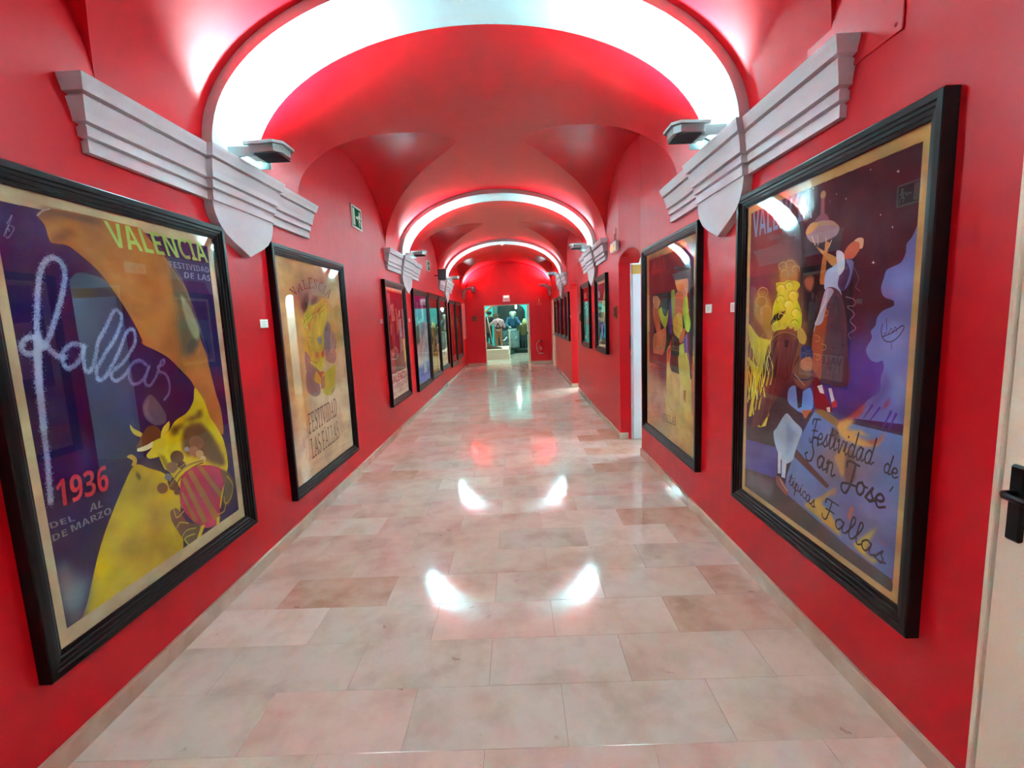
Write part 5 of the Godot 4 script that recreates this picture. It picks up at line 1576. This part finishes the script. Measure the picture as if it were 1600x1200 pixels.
func paint_bonfire(pt):
	pt.base(202, 164, 106)
	pt.poly([28,18, 968,30, 962,982, 28,982], 58, 40, 52)
	pt.soft([576,424,800,417,993,424,988,589,494,671,534,519], 6, 84, 66, 150)
	pt.soft([13,171,251,184,475,244,517,324,509,441,444,526,13,614,24,358], 6, 150, 84, 56)
	pt.soft([13,171,181,182,213,288,91,326,32,260], 4, 140, 60, 70)
	pt.soft([30,17,196,74,370,112,355,166,456,236,30,223], 5, 148, 66, 66)
	pt.soft([437,225,541,223,573,400,510,449,454,322], 4, 36, 32, 42)
	pt.poly([971,186,950,211,933,223,932,240,917,259,866,270,856,288,848,309,861,328,900,338,901,348,859,359,838,375,834,391,817,404,822,420,800,447,819,469,849,474,871,469,878,485,869,508,867,541,822,563,775,600,750,618,979,597,979,253], 108, 122, 184)
	pt.soft([903,270,952,268,954,331,893,323], 4, 126, 146, 206)
	pt.soft([879,390,950,372,949,455,862,441], 4, 126, 146, 206)
	pt.soft([918,503,961,472,966,569,918,550], 4, 126, 146, 206)
	pt.soft([879,491,904,520,875,559,830,582,850,546,871,524], 3, 96, 92, 150)
	pt.soft([285,213,398,214,420,252,384,279,289,265], 3, 196, 128, 64)
	pt.soft([493,257,516,266,506,300,469,291,458,267], 2, 178, 92, 60)
	pt.poly([257,267,312,266,402,267,432,281,405,304,449,362,438,411,374,395,323,413,269,423,233,396,240,338,271,299], 214, 196, 40)
	pt.poly([342,285,338,292,323,298,304,299,282,296,267,289,260,281,265,273,280,267,300,266,321,270,336,276], 230, 194, 52)
	pt.poly([388,279,384,285,372,290,355,291,338,288,324,283,319,275,323,268,335,263,353,263,370,266,382,272], 222, 204, 52)
	pt.poly([425,309,420,317,407,323,388,324,368,321,352,314,346,306,351,298,365,292,385,291,405,294,420,301], 222, 189, 52)
	pt.poly([401,337,396,345,381,352,360,354,338,351,322,344,315,335,320,326,336,320,357,318,379,321,394,328], 222, 194, 52)
	pt.poly([449,362,444,370,431,376,412,378,392,376,377,370,371,361,375,353,390,347,409,345,428,348,442,354], 238, 204, 52)
	pt.poly([355,370,350,379,334,386,311,389,286,386,267,379,260,370,267,359,284,353,308,351,331,353,349,360], 230, 194, 52)
	pt.poly([307,396,302,403,288,410,268,412,248,411,232,405,226,396,230,389,245,382,266,380,286,382,300,388], 222, 204, 52)
	pt.poly([424,411,452,402,486,426,474,447,436,440], 206, 160, 70)
	pt.soft([88,292,164,281,215,315,244,396,225,452,147,398,80,369], 3, 190, 130, 58)
	pt.poly([27,393,125,436,237,451,182,529,123,602,76,714,48,718,95,595,21,510,118,534,45,458], 216, 196, 52)
	pt.poly([129,691,159,741,119,743], 216, 196, 52)
	pt.poly([241,670,209,728,159,741], 216, 196, 52)
	pt.line([46,468,132,532,69,608], 6, 6, 160, 120, 40)
	pt.line([35,529,109,583,58,660], 6, 6, 170, 130, 40)
	pt.poly([203,471,270,432,345,421,416,428,436,440,412,495,376,554,317,609,229,676,159,731,79,750,136,601], 98, 50, 50)
	pt.soft([271,450,304,449,223,592,167,671,152,648], 2, 126, 72, 64)
	pt.poly([336,439,369,440,364,463,340,461], 30, 30, 32)
	pt.line([349,465,362,533,372,550,440,485], 5, 5, 60, 28, 30)
	pt.line([366,550,285,631,171,734], 5, 5, 60, 30, 26)
	pt.poly([223,395,253,365,297,358,338,352,299,378,266,383], 46, 28, 28)
	pt.poly([235,433,268,414,354,408,425,419,416,436,334,424,259,446], 120, 74, 50)
	pt.line([36,668,57,589,12,516,41,439], 20, 3, 222, 204, 70)
	pt.line([54,655,32,581,47,503,58,428], 20, 3, 206, 176, 52)
	pt.line([72,642,91,564,80,491,76,418], 20, 3, 232, 220, 110)
	pt.line([94,704,72,625,69,544,96,463], 20, 3, 222, 204, 70)
	pt.line([110,686,129,605,102,530,113,453], 20, 3, 206, 176, 52)
	pt.line([125,645,104,579,133,509,129,443], 20, 3, 232, 220, 110)
	pt.line([144,678,162,594,120,516,145,433], 20, 3, 222, 204, 70)
	pt.line([159,638,138,567,151,495,161,424], 20, 3, 206, 176, 52)
	pt.line([172,598,191,552,183,509,180,466], 20, 3, 232, 220, 110)
	pt.line([191,630,171,573,170,516,196,457], 20, 3, 222, 204, 70)
	pt.line([204,591,222,541,200,495,211,447], 20, 3, 206, 176, 52)
	pt.line([217,553,200,515,228,475,225,439], 20, 3, 232, 220, 110)
	pt.line([235,584,252,531,215,481,240,429], 20, 3, 222, 204, 70)
	pt.line([276,296,263,289,259,280,267,274,284,270,304,271,322,276,332,283,331,291], 7, 3, 168, 140, 34)
	pt.line([280,288,276,283,280,279,290,277,302,277,312,280,317,285], 6, 3, 240, 228, 120)
	pt.line([338,288,327,282,325,276,332,270,345,267,362,267,377,272,385,277,385,285], 7, 3, 168, 140, 34)
	pt.line([341,282,339,278,342,274,350,272,360,273,368,275,372,279], 6, 3, 240, 228, 120)
	pt.line([366,320,353,313,350,305,358,298,374,294,394,294,410,299,420,306,420,314], 7, 3, 168, 140, 34)
	pt.line([370,312,367,307,371,302,379,300,391,301,401,304,405,308], 6, 3, 240, 228, 120)
	pt.line([335,347,323,340,319,332,327,324,344,320,364,320,382,325,391,332,391,340], 7, 3, 168, 140, 34)
	pt.line([339,339,336,334,340,329,349,327,361,327,371,330,376,335], 6, 3, 240, 228, 120)
	pt.line([392,371,380,365,377,358,384,351,399,346,417,346,432,351,442,357,442,365], 7, 3, 168, 140, 34)
	pt.line([395,364,392,359,395,355,404,352,415,353,424,355,428,359], 6, 3, 240, 228, 120)
	pt.line([283,382,268,375,265,366,274,358,293,353,315,353,334,357,345,365,345,374], 7, 3, 168, 140, 34)
	pt.line([288,373,284,368,288,363,299,360,312,360,323,363,329,368], 6, 3, 240, 228, 120)
	pt.line([275,327,263,321,261,314,268,308,283,304,300,305,316,308,325,315,325,322], 7, 3, 168, 140, 34)
	pt.line([278,320,276,316,279,312,288,310,298,310,308,313,312,317], 6, 3, 240, 228, 120)
	pt.line([248,405,235,399,233,392,240,385,256,381,274,380,289,384,299,390,299,398], 7, 3, 168, 140, 34)
	pt.line([251,398,248,393,252,389,260,386,271,386,281,389,285,393], 6, 3, 240, 228, 120)
	pt.line([386,401,376,396,374,389,380,383,393,379,409,378,423,382,431,387,431,395], 7, 3, 168, 140, 34)
	pt.line([390,395,386,390,390,387,397,384,407,384,415,386,419,390], 6, 3, 240, 228, 120)
	pt.line([285,226,276,219,277,212,288,207,304,206,322,209,334,215,339,222,334,228], 9, 4, 222, 160, 84)
	pt.line([334,226,325,219,326,211,338,206,356,205,375,208,388,214,393,223,387,229], 9, 4, 222, 160, 84)
	pt.line([382,240,375,235,375,229,384,225,397,224,411,226,421,231,424,237,420,242], 9, 4, 222, 160, 84)
	pt.line([300,247,293,241,294,235,303,231,317,230,332,232,343,238,347,244,342,249], 9, 4, 222, 160, 84)
	pt.line([121,299,110,291,112,282,126,276,148,274,171,277,188,283,194,292,187,300], 9, 4, 222, 160, 84)
	pt.line([105,334,91,324,94,314,111,305,138,303,165,306,185,314,192,324,183,333], 9, 4, 222, 160, 84)
	pt.line([149,362,137,353,140,343,155,336,177,334,201,336,218,343,225,352,218,361], 9, 4, 222, 160, 84)
	pt.poly([237,403,253,395,270,402,266,412,243,413], 206, 180, 70)
	pt.poly([279,396,294,387,310,395,306,405,285,405], 206, 180, 70)
	pt.poly([323,393,337,385,352,393,349,402,327,402], 206, 180, 70)
	pt.poly([364,395,378,387,393,395,390,404,369,404], 206, 180, 70)
	pt.poly([400,400,413,393,427,400,424,409,405,410], 206, 180, 70)
	pt.line([241,440,291,420,345,415,405,422,431,434], 9, 9, 150, 100, 70)
	pt.line([237,447,292,428,347,422,406,429], 5, 5, 70, 40, 34)
	pt.line([271,450,197,570,104,715], 9, 9, 76, 36, 38)
	pt.line([299,449,240,566,163,706], 9, 9, 126, 70, 62)
	pt.line([320,448,277,563,219,697], 9, 9, 126, 70, 62)
	pt.line([388,446,356,556,301,547], 9, 9, 76, 36, 38)
	pt.line([408,445,376,554,323,545], 9, 9, 76, 36, 38)
	pt.text("VALENCIA", [49,105,490,104,43,20], 128, 148, 184, 1)
	pt.poly([886,65,887,68,892,71,888,71,886,73,884,70,879,68,884,68], 236, 230, 230)
	pt.poly([777,40,778,42,781,43,778,43,778,45,776,43,773,42,776,42], 236, 230, 230)
	pt.poly([670,84,672,86,675,88,672,88,670,90,669,87,665,86,668,86], 236, 230, 230)
	pt.poly([622,64,623,66,626,67,624,67,622,69,621,67,618,66,621,66], 236, 230, 230)
	pt.poly([490,25,491,27,495,29,491,29,490,31,488,28,484,27,488,27], 236, 230, 230)
	pt.poly([590,77,591,78,593,79,591,79,591,80,589,79,588,78,589,78], 236, 230, 230)
	pt.poly([828,147,830,148,831,149,830,149,829,150,827,149,826,148,827,148], 236, 230, 230)
	pt.poly([877,179,879,181,881,182,879,182,878,184,876,182,874,181,876,181], 236, 230, 230)
	pt.poly([810,245,812,249,817,251,812,251,811,254,808,251,803,250,808,248], 236, 230, 230)
	pt.poly([409,114,409,116,412,117,410,117,409,118,408,116,405,116,408,116], 236, 230, 230)
	pt.poly([387,134,389,135,393,137,389,137,388,138,386,137,382,135,386,135], 236, 230, 230)
	pt.poly([454,139,481,119,547,120,610,131,645,150,636,166,599,173,536,177,485,166], 156, 132, 140)
	pt.poly([481,119,547,119,610,130,644,149,611,141,549,133,499,134], 176, 140, 120)
	pt.poly([454,139,481,121,532,123,508,138,466,146], 206, 150, 90)
	pt.poly([506,119,530,105,570,107,587,124,547,120], 140, 86, 104)
	pt.poly([539,104,539,55,558,55,562,106], 150, 90, 90)
	pt.poly([535,58,542,46,561,49,564,62,552,65], 190, 140, 96)
	pt.poly([491,155,516,179,571,201,649,228,655,251,614,241,573,216,529,188], 196, 128, 66)
	pt.line([516,179,492,153], 7, 7, 226, 180, 140)
	pt.line([532,181,528,157], 7, 7, 226, 180, 140)
	pt.line([586,192,574,167], 7, 7, 226, 180, 140)
	pt.line([593,193,607,176], 7, 7, 226, 180, 140)
	pt.poly([573,176,600,182,587,206,571,205], 200, 120, 60)
	pt.poly([565,212,584,224,580,264,579,285,553,283,555,246], 190, 116, 58)
	pt.poly([673,222,688,203,721,192,744,199,748,213,725,230,692,236], 186, 92, 66)
	pt.poly([721,192,740,187,762,192,761,211,748,213,744,199], 206, 150, 120)
	pt.poly([584,255,621,244,639,238,671,238,683,256,667,269,655,289,672,318,619,303,580,298], 176, 190, 224)
	pt.poly([663,234,718,234,727,259,711,292,678,308,651,292,659,261], 86, 64, 104)
	pt.poly([685,232,722,242,707,288,685,304,708,264], 130, 124, 180)
	pt.poly([636,207,673,217,680,253,653,268,643,242], 206, 208, 226)
	pt.poly([588,298,660,308,697,364,716,447,724,541,578,543,534,519,522,425,554,363], 104, 62, 72)
	pt.soft([620,313,662,328,690,434,693,535,642,540,623,422], 2, 84, 66, 80)
	pt.poly([583,326,603,371,584,477,582,538,534,519,522,425,554,370], 172, 76, 46)
	pt.poly([588,298,631,305,599,337,576,386,532,393,554,363], 176, 160, 178)
	pt.line([596,301,584,337,554,363,528,409], 5, 5, 220, 206, 206)
	pt.line([580,351,604,356,602,366,585,368], 4, 4, 206, 150, 70)
	pt.line([537,420,562,424,560,435,542,437], 4, 4, 206, 150, 70)
	pt.line([576,442,601,446,599,456,581,459], 4, 4, 206, 150, 70)
	pt.line([542,471,567,474,565,485,547,487], 4, 4, 206, 150, 70)
	pt.poly([622,389,632,391,631,396], 60, 36, 52)
	pt.poly([647,411,657,412,655,417], 60, 36, 52)
	pt.poly([635,448,646,449,644,455], 60, 36, 52)
	pt.poly([667,468,677,470,676,475], 60, 36, 52)
	pt.poly([625,501,636,502,634,507], 60, 36, 52)
	pt.poly([685,504,695,504,693,509], 60, 36, 52)
	pt.poly([643,526,653,526,651,532], 60, 36, 52)
	pt.poly([686,439,696,440,694,445], 60, 36, 52)
	pt.line([693,322,734,330,736,344,703,346,738,364,720,381,748,398,716,413,727,425], 6, 6, 150, 110, 130)
	pt.line([720,249,749,281,738,300,759,311], 4, 4, 120, 90, 120)
	pt.poly([534,519,578,543,606,575,656,614,560,620], 140, 30, 38)
	pt.poly([563,558,591,551,606,575,581,574], 226, 216, 220)
	pt.poly([626,557,644,555,666,590,647,592], 216, 206, 220)
	pt.poly([647,592,670,582,679,600,655,605], 196, 50, 56)
	pt.poly([621,610,640,605,643,619,628,620], 220, 206, 206)
	pt.poly([450,485,465,451,520,457,528,484,487,494], 36, 56, 124)
	pt.line([465,451,494,466,520,460], 6, 6, 70, 100, 170)
	pt.poly([460,492,517,482,527,516,481,523,452,513], 196, 120, 84)
	pt.soft([405,521,451,501,462,525,517,520,532,547,486,576,427,566], 2, 136, 90, 72)
	pt.line([385,531,436,548,501,546,528,535], 9, 9, 60, 66, 110)
	pt.line([416,537,484,564], 7, 7, 190, 150, 120)
	pt.poly([379,588,418,571,458,588,477,582,525,568,543,619,483,646,424,639,377,624], 112, 144, 206)
	pt.poly([428,572,476,578,472,628,448,636], 40, 34, 50)
	pt.poly([389,644,473,645,494,679,416,671], 44, 38, 52)
	pt.poly([472,639,535,627,532,644,493,659], 186, 96, 60)
	pt.poly([527,633,545,638,522,679,489,672], 70, 46, 46)
	pt.poly([26,755,285,733,294,783,23,807], 62, 56, 58)
	pt.poly([23,807,309,782,312,882,24,917], 84, 84, 150)
	pt.poly([24,917,312,882,407,910,778,947,959,950,960,983,586,1009,29,1001], 72, 66, 64)
	pt.soft([43,922,297,894,271,963,47,974], 3, 104, 96, 104)
	pt.poly([555,630,610,619,687,634,974,623,976,701,968,788,968,952,778,947,388,911,384,864,409,818,447,742,494,692], 104, 130, 190)
	pt.soft([561,730,709,667,896,709,884,747,747,790,613,805], 5, 132, 100, 116)
	pt.soft([751,829,912,764,943,825,902,913,760,927,621,897], 5, 120, 116, 164)
	pt.soft([667,641,729,621,808,575,788,605,731,630,688,654], 2, 196, 70, 60)
	pt.soft([681,645,730,624,767,622,733,649,792,642,837,646,770,655,822,661,864,659,897,632,871,664,796,679,716,675,689,664], 2, 214, 160, 84)
	pt.soft([827,663,874,648,897,629,884,649,849,665], 2, 200, 84, 50)
	pt.soft([677,734,725,696,757,709,742,745,720,777,699,756], 2, 190, 140, 80)
	pt.soft([513,911,618,854,697,810,619,875,663,884,729,931,585,919], 2, 214, 170, 80)
	pt.soft([771,840,788,838,768,877,755,872], 2, 206, 120, 90)
	pt.soft([659,839,703,809,686,834], 2, 206, 130, 80)
	pt.soft([819,906,895,850,863,893,820,918], 2, 200, 180, 90)
	pt.soft([890,564,912,544,901,568,877,581], 2, 180, 60, 70)
	pt.soft([792,932,825,910,863,896,850,933,904,930,879,944], 2, 206, 180, 80)
	pt.soft([905,888,928,875,924,884], 2, 196, 110, 110)
	pt.line([916,578,886,620], 14, 4, 84, 66, 150)
	pt.line([935,580,911,618], 14, 4, 84, 66, 150)
	pt.line([840,574,805,609], 14, 4, 84, 66, 150)
	pt.line([871,575,833,611], 14, 4, 84, 66, 150)
	pt.poly([551,626,610,619,686,633,681,652,567,632], 150, 112, 70)
	pt.poly([448,758,657,815,644,827,433,784], 92, 62, 62)
	pt.soft([655,657,688,657,699,689,659,686], 2, 92, 70, 70)
	pt.soft([738,707,767,694,786,761,746,787,730,748], 2, 112, 74, 72)
	pt.poly([300,718,368,662,424,677,481,694,467,723,440,767,425,797,362,820,300,784,275,739], 176, 198, 222)
	pt.soft([370,689,444,704,423,766,379,796], 3, 146, 174, 214)
	pt.poly([315,793,338,793,341,859,318,864], 210, 214, 226)
	pt.poly([346,807,384,807,375,866,348,869], 200, 206, 224)
	pt.poly([312,874,346,873,406,903,394,916,339,908,308,896], 150, 96, 84)
	pt.line([337,876,368,892,397,901], 5, 5, 226, 220, 210)
	pt.script("Festividad", [528,717,857,713], 88, 11, 46, 40, 48)
	pt.script("de", [901,716,955,723], 60, 9, 46, 40, 48)
	pt.script("San", [505,770,681,787], 92, 16, 46, 40, 48)
	pt.script("Jose", [718,791,914,806], 88, 17, 46, 40, 48)
	pt.line([941,742,931,755], 8, 8, 46, 40, 48)
	pt.script("tipicas", [404,875,580,902], 56, 9, 46, 40, 48)
	pt.script("Fallas", [622,909,930,932], 76, 12, 46, 40, 48)
	pt.line([862,387,858,403,871,422,899,425,924,414,942,396,936,390,902,405,865,415], 4, 4, 46, 40, 48)
	pt.line([875,375,880,403,870,409], 3, 3, 46, 40, 48)
	pt.line([886,409,896,396,902,405,911,393,917,402], 3, 3, 46, 40, 48)
	pt.line([901,427,902,441], 3, 3, 46, 40, 48)
	pt.mount(28, 22, 966, 982, 202, 164, 106)

func paint_torch(pt):
	pt.base(222, 190, 152)
	pt.soft([60,30, 960,40, 960,420, 800,460, 200,430, 60,400], 6, 214, 168, 98)
	pt.soft([60,380, 230,400, 260,760, 80,800], 6, 220, 160, 84)
	pt.soft([120,860, 420,900, 800,840, 900,700, 940,960, 100,980], 6, 230, 186, 140)
	pt.soft([182,117,294,91,519,64,715,71,764,138,618,158,390,187,330,242,229,174], 5, 150, 110, 104)
	pt.soft([390,143,429,159,402,196,338,238,302,199], 3, 92, 62, 66)
	pt.soft([490,157,583,164,477,199,433,191], 3, 96, 66, 80)
	pt.soft([634,318,716,284,738,329,708,364,636,367], 3, 100, 72, 84)
	pt.soft([773,391,837,373,810,424,761,427], 2, 96, 70, 84)
	pt.poly([338,238,414,205,577,183,670,156,744,199,682,279,614,327,626,397,589,459,501,521,361,515,284,437,289,330,295,264], 216, 168, 58)
	pt.poly([310,260,394,223,445,251,359,286,308,313], 206, 186, 60)
	pt.poly([348,463,450,479,595,439,517,522,361,515], 222, 196, 60)
	pt.poly([598,221,708,199,665,279,577,336,525,345], 224, 186, 64)
	pt.line([313,251,345,332,349,413,382,451], 10, 6, 206, 104, 56)
	pt.line([535,212,403,287,351,359,370,441], 10, 6, 196, 96, 60)
	pt.line([605,201,488,260,431,342,458,456], 10, 6, 200, 120, 70)
	pt.line([681,175,748,188,559,240,605,201], 10, 6, 206, 120, 60)
	pt.line([369,350,424,365,416,440], 6, 3, 112, 74, 52)
	pt.line([428,352,441,408,442,455], 6, 3, 112, 74, 52)
	pt.line([506,353,569,414,596,435], 6, 3, 112, 74, 52)
	pt.line([556,350,521,383,536,412], 6, 3, 112, 74, 52)
	pt.line([364,460,450,479,502,468], 6, 3, 112, 74, 52)
	pt.line([450,479,446,517], 6, 3, 112, 74, 52)
	pt.line([322,313,303,286,368,260], 6, 3, 112, 74, 52)
	pt.line([547,432,603,415,603,440,554,461], 6, 3, 112, 74, 52)
	pt.soft([489,358,573,351,570,384,525,397], 2, 120, 112, 130)
	pt.poly([537,436,583,424,592,449,554,461], 196, 60, 50)
	pt.poly([560,211,581,221,552,235], 200, 80, 40)
	pt.poly([628,337,701,329,746,360,701,440,621,465,606,405], 148, 116, 124)
	pt.poly([734,339,811,336,821,393,760,432,717,420], 196, 144, 130)
	pt.poly([716,284,748,299,716,339,687,319], 150, 112, 112)
	pt.poly([290,414,355,441,360,473,500,526,290,509], 158, 112, 104)
	pt.poly([604,464,782,423,815,466,756,499,649,487], 176, 126, 112)
	pt.line([344,242,424,223,541,193,659,161], 8, 3, 240, 206, 110)
	pt.line([383,260,448,241,565,221,676,190], 6, 3, 150, 92, 50)
	pt.line([329,268,336,313,353,354], 6, 3, 150, 92, 50)
	pt.line([666,220,621,279,561,336], 7, 3, 180, 120, 44)
	pt.line([458,260,427,305,430,347], 9, 3, 236, 140, 80)
	pt.line([507,250,477,297,470,343], 6, 3, 120, 76, 50)
	pt.line([559,240,527,287,530,331], 8, 3, 242, 210, 90)
	pt.line([334,367,367,404,384,442], 7, 3, 130, 84, 56)
	pt.line([595,385,603,415,573,453], 7, 3, 130, 84, 56)
	pt.line([388,479,411,504], 7, 3, 160, 120, 40)
	pt.line([516,474,479,515], 7, 3, 160, 120, 40)
	pt.line([640,352,682,389,651,427], 7, 3, 110, 80, 96)
	pt.line([766,356,792,393,744,421], 6, 3, 120, 70, 70)
	pt.line([664,443,756,442,786,465], 6, 3, 226, 160, 140)
	pt.line([309,447,372,483,440,511], 7, 3, 206, 150, 136)
	pt.line([729,299,725,339], 6, 3, 90, 64, 76)
	pt.soft([389,355,443,355,450,380,402,388], 2, 196, 150, 60)
	pt.soft([443,427,500,425,498,454,449,455], 2, 206, 110, 66)
	pt.soft([374,287,412,282,410,314,371,318], 2, 222, 120, 70)
	pt.poly([285,508,417,519,403,560,461,579,460,633,363,635,283,608,262,560], 160, 116, 108)
	pt.poly([414,528,560,530,560,579,475,586,389,559], 222, 160, 66)
	pt.poly([447,521,560,530,500,559], 206, 90, 60)
	pt.poly([557,540,767,505,741,612,681,648,622,661,524,640,520,600], 196, 178, 60)
	pt.poly([501,554,570,551,550,613,483,611], 180, 120, 104)
	pt.soft([706,629,743,623,690,648,641,658], 2, 120, 96, 60)
	pt.line([305,583,325,612,368,622], 6, 3, 116, 74, 74)
	pt.line([390,601,414,622,392,644], 6, 3, 116, 74, 74)
	pt.line([280,526,298,559,271,597], 6, 3, 116, 74, 74)
	pt.text("FESTIVIDAD", [234,800,723,781,239,702], 104, 72, 66, 2)
	pt.text("de", [459,813,502,813,459,803], 104, 72, 66, 2)
	pt.text("LAS FALLAS", [246,920,730,907,242,822], 104, 72, 66, 2)
	pt.line([255,955,275,938,278,958], 5, 4, 150, 116, 106)
	pt.line([296,956,316,940,319,959], 5, 4, 150, 116, 106)
	pt.line([338,957,359,940,363,960], 5, 4, 150, 116, 106)
	pt.line([381,959,403,941,407,960], 5, 4, 150, 116, 106)
	pt.line([425,960,448,942,452,961], 5, 4, 150, 116, 106)
	pt.line([471,961,494,944,498,963], 5, 4, 150, 116, 106)
	pt.line([517,963,541,945,546,964], 5, 4, 150, 116, 106)
	pt.line([566,964,590,946,595,964], 5, 4, 150, 116, 106)
	pt.line([615,966,640,947,646,965], 5, 4, 150, 116, 106)
	pt.line([165,758,201,778,211,789], 12, 5, 228, 128, 92)
	pt.line([148,804,151,846,180,842], 12, 5, 228, 128, 92)
	pt.line([166,866,163,898,181,908], 12, 5, 228, 128, 92)
	pt.line([176,810,213,807,210,885], 12, 5, 228, 128, 92)
	pt.line([783,749,790,788,752,841], 12, 5, 228, 128, 92)
	pt.line([821,787,839,855,795,891], 12, 5, 228, 128, 92)
	pt.line([791,815,810,851,760,875], 12, 5, 228, 128, 92)
	pt.line([713,957,814,961,941,969], 4, 4, 150, 120, 108)
	pt.text("V", [217,162,281,144,156,138], 104, 52, 56, 2)
	pt.text("A", [271,144,354,131,262,109], 104, 52, 56, 2)
	pt.text("L", [366,128,429,121,344,86], 104, 52, 56, 2)
	pt.text("E", [441,120,506,115,442,70], 104, 52, 56, 2)
	pt.text("N", [519,115,582,117,531,68], 104, 52, 56, 2)
	pt.text("C", [589,121,646,125,619,77], 104, 52, 56, 2)
	pt.text("I", [661,130,697,135,706,89], 104, 52, 56, 2)
	pt.text("A", [692,141,767,158,776,100], 104, 52, 56, 2)

func paint_dancers(pt):
	pt.base(204, 164, 106)
	pt.poly([62,30, 938,42, 934,640, 62,620], 62, 46, 52)
	pt.soft([62,600, 500,590, 520,700, 62,720], 6, 146, 62, 60)
	pt.soft([62,700, 420,720, 430,960, 62,960], 6, 190, 132, 106)
	pt.soft([300,560, 560,560, 560,700, 330,700], 4, 110, 44, 62)
	pt.soft([500,760, 930,740, 930,960, 480,960], 6, 214, 178, 96)
	pt.soft([816,28,942,36,933,142,819,127], 2, 48, 44, 110)
	pt.soft([76,25,420,36,467,124,74,113], 3, 128, 44, 50)
	pt.soft([857,214,944,214,952,517,882,521], 3, 58, 54, 66)
	pt.text("VALENCIA", [89,95,396,105,81,32], 88, 30, 40, 1)
	pt.poly([158,300,295,297,346,436,267,446,199,401], 192, 112, 74)
	pt.poly([159,244,269,242,333,274,295,303,186,304], 196, 150, 110)
	pt.poly([185,452,444,410,457,492,371,562,169,561], 206, 128, 86)
	pt.poly([295,321,359,304,396,340,456,352,503,318,480,387,433,416,333,370], 166, 196, 72)
	pt.poly([503,324,559,258,581,319,578,431,526,444,504,398], 98, 68, 150)
	pt.poly([558,230,623,228,636,342,593,397,571,319], 150, 160, 74)
	pt.line([644,191,623,211,645,229], 6, 6, 60, 40, 40)
	pt.poly([633,180,838,183,857,224,831,262,685,236], 220, 128, 70)
	pt.poly([745,234,830,222,840,263,785,281], 220, 150, 120)
	pt.poly([645,245,765,245,786,343,728,359,636,342], 206, 104, 66)
	pt.poly([614,358,748,343,769,448,740,468,604,430], 212, 176, 70)
	pt.line([645,266,765,286], 6, 6, 190, 80, 50)
	pt.line([641,304,770,323], 6, 6, 226, 140, 80)
	pt.line([626,381,758,401], 6, 6, 186, 150, 60)
	pt.line([615,414,749,433], 6, 6, 186, 150, 60)
	pt.poly([785,281,840,263,869,344,897,384,871,425,815,415,776,343], 176, 204, 80)
	pt.poly([768,417,815,410,788,468,720,484,710,455], 206, 104, 60)
	pt.poly([779,464,844,430,864,543,809,546], 104, 98, 160)
	pt.poly([571,442,616,447,606,508,561,505], 60, 30, 30)
	pt.poly([516,507,565,470,551,568,497,572], 206, 80, 50)
	pt.line([593,453,601,509], 8, 8, 206, 160, 80)
	pt.poly([710,493,788,479,819,551,711,558], 206, 198, 90)
	pt.poly([478,528,544,503,534,602,619,660,720,723,720,766,600,849,490,797,462,698], 214, 176, 104)
	pt.poly([484,527,544,508,522,581,489,594], 212, 90, 60)
	pt.line([481,770,524,815,589,839], 6, 6, 130, 92, 62)
	pt.poly([698,543,862,518,891,614,910,690,887,802,722,829,739,711,709,625], 210, 194, 96)
	pt.poly([836,490,881,546,900,633,882,575,845,529], 108, 98, 160)
	pt.poly([786,705,832,700,824,762,787,746], 178, 108, 62)
	pt.poly([720,703,757,683,778,768,815,773,740,784], 222, 190, 130)
	pt.soft([915,563,945,571,947,803,930,806], 2, 206, 96, 84)
	pt.soft([682,836,887,793,907,930,704,950], 4, 216, 190, 96)
	pt.text("FALLAS", [409,923,659,902,404,880], 74, 56, 56, 2)
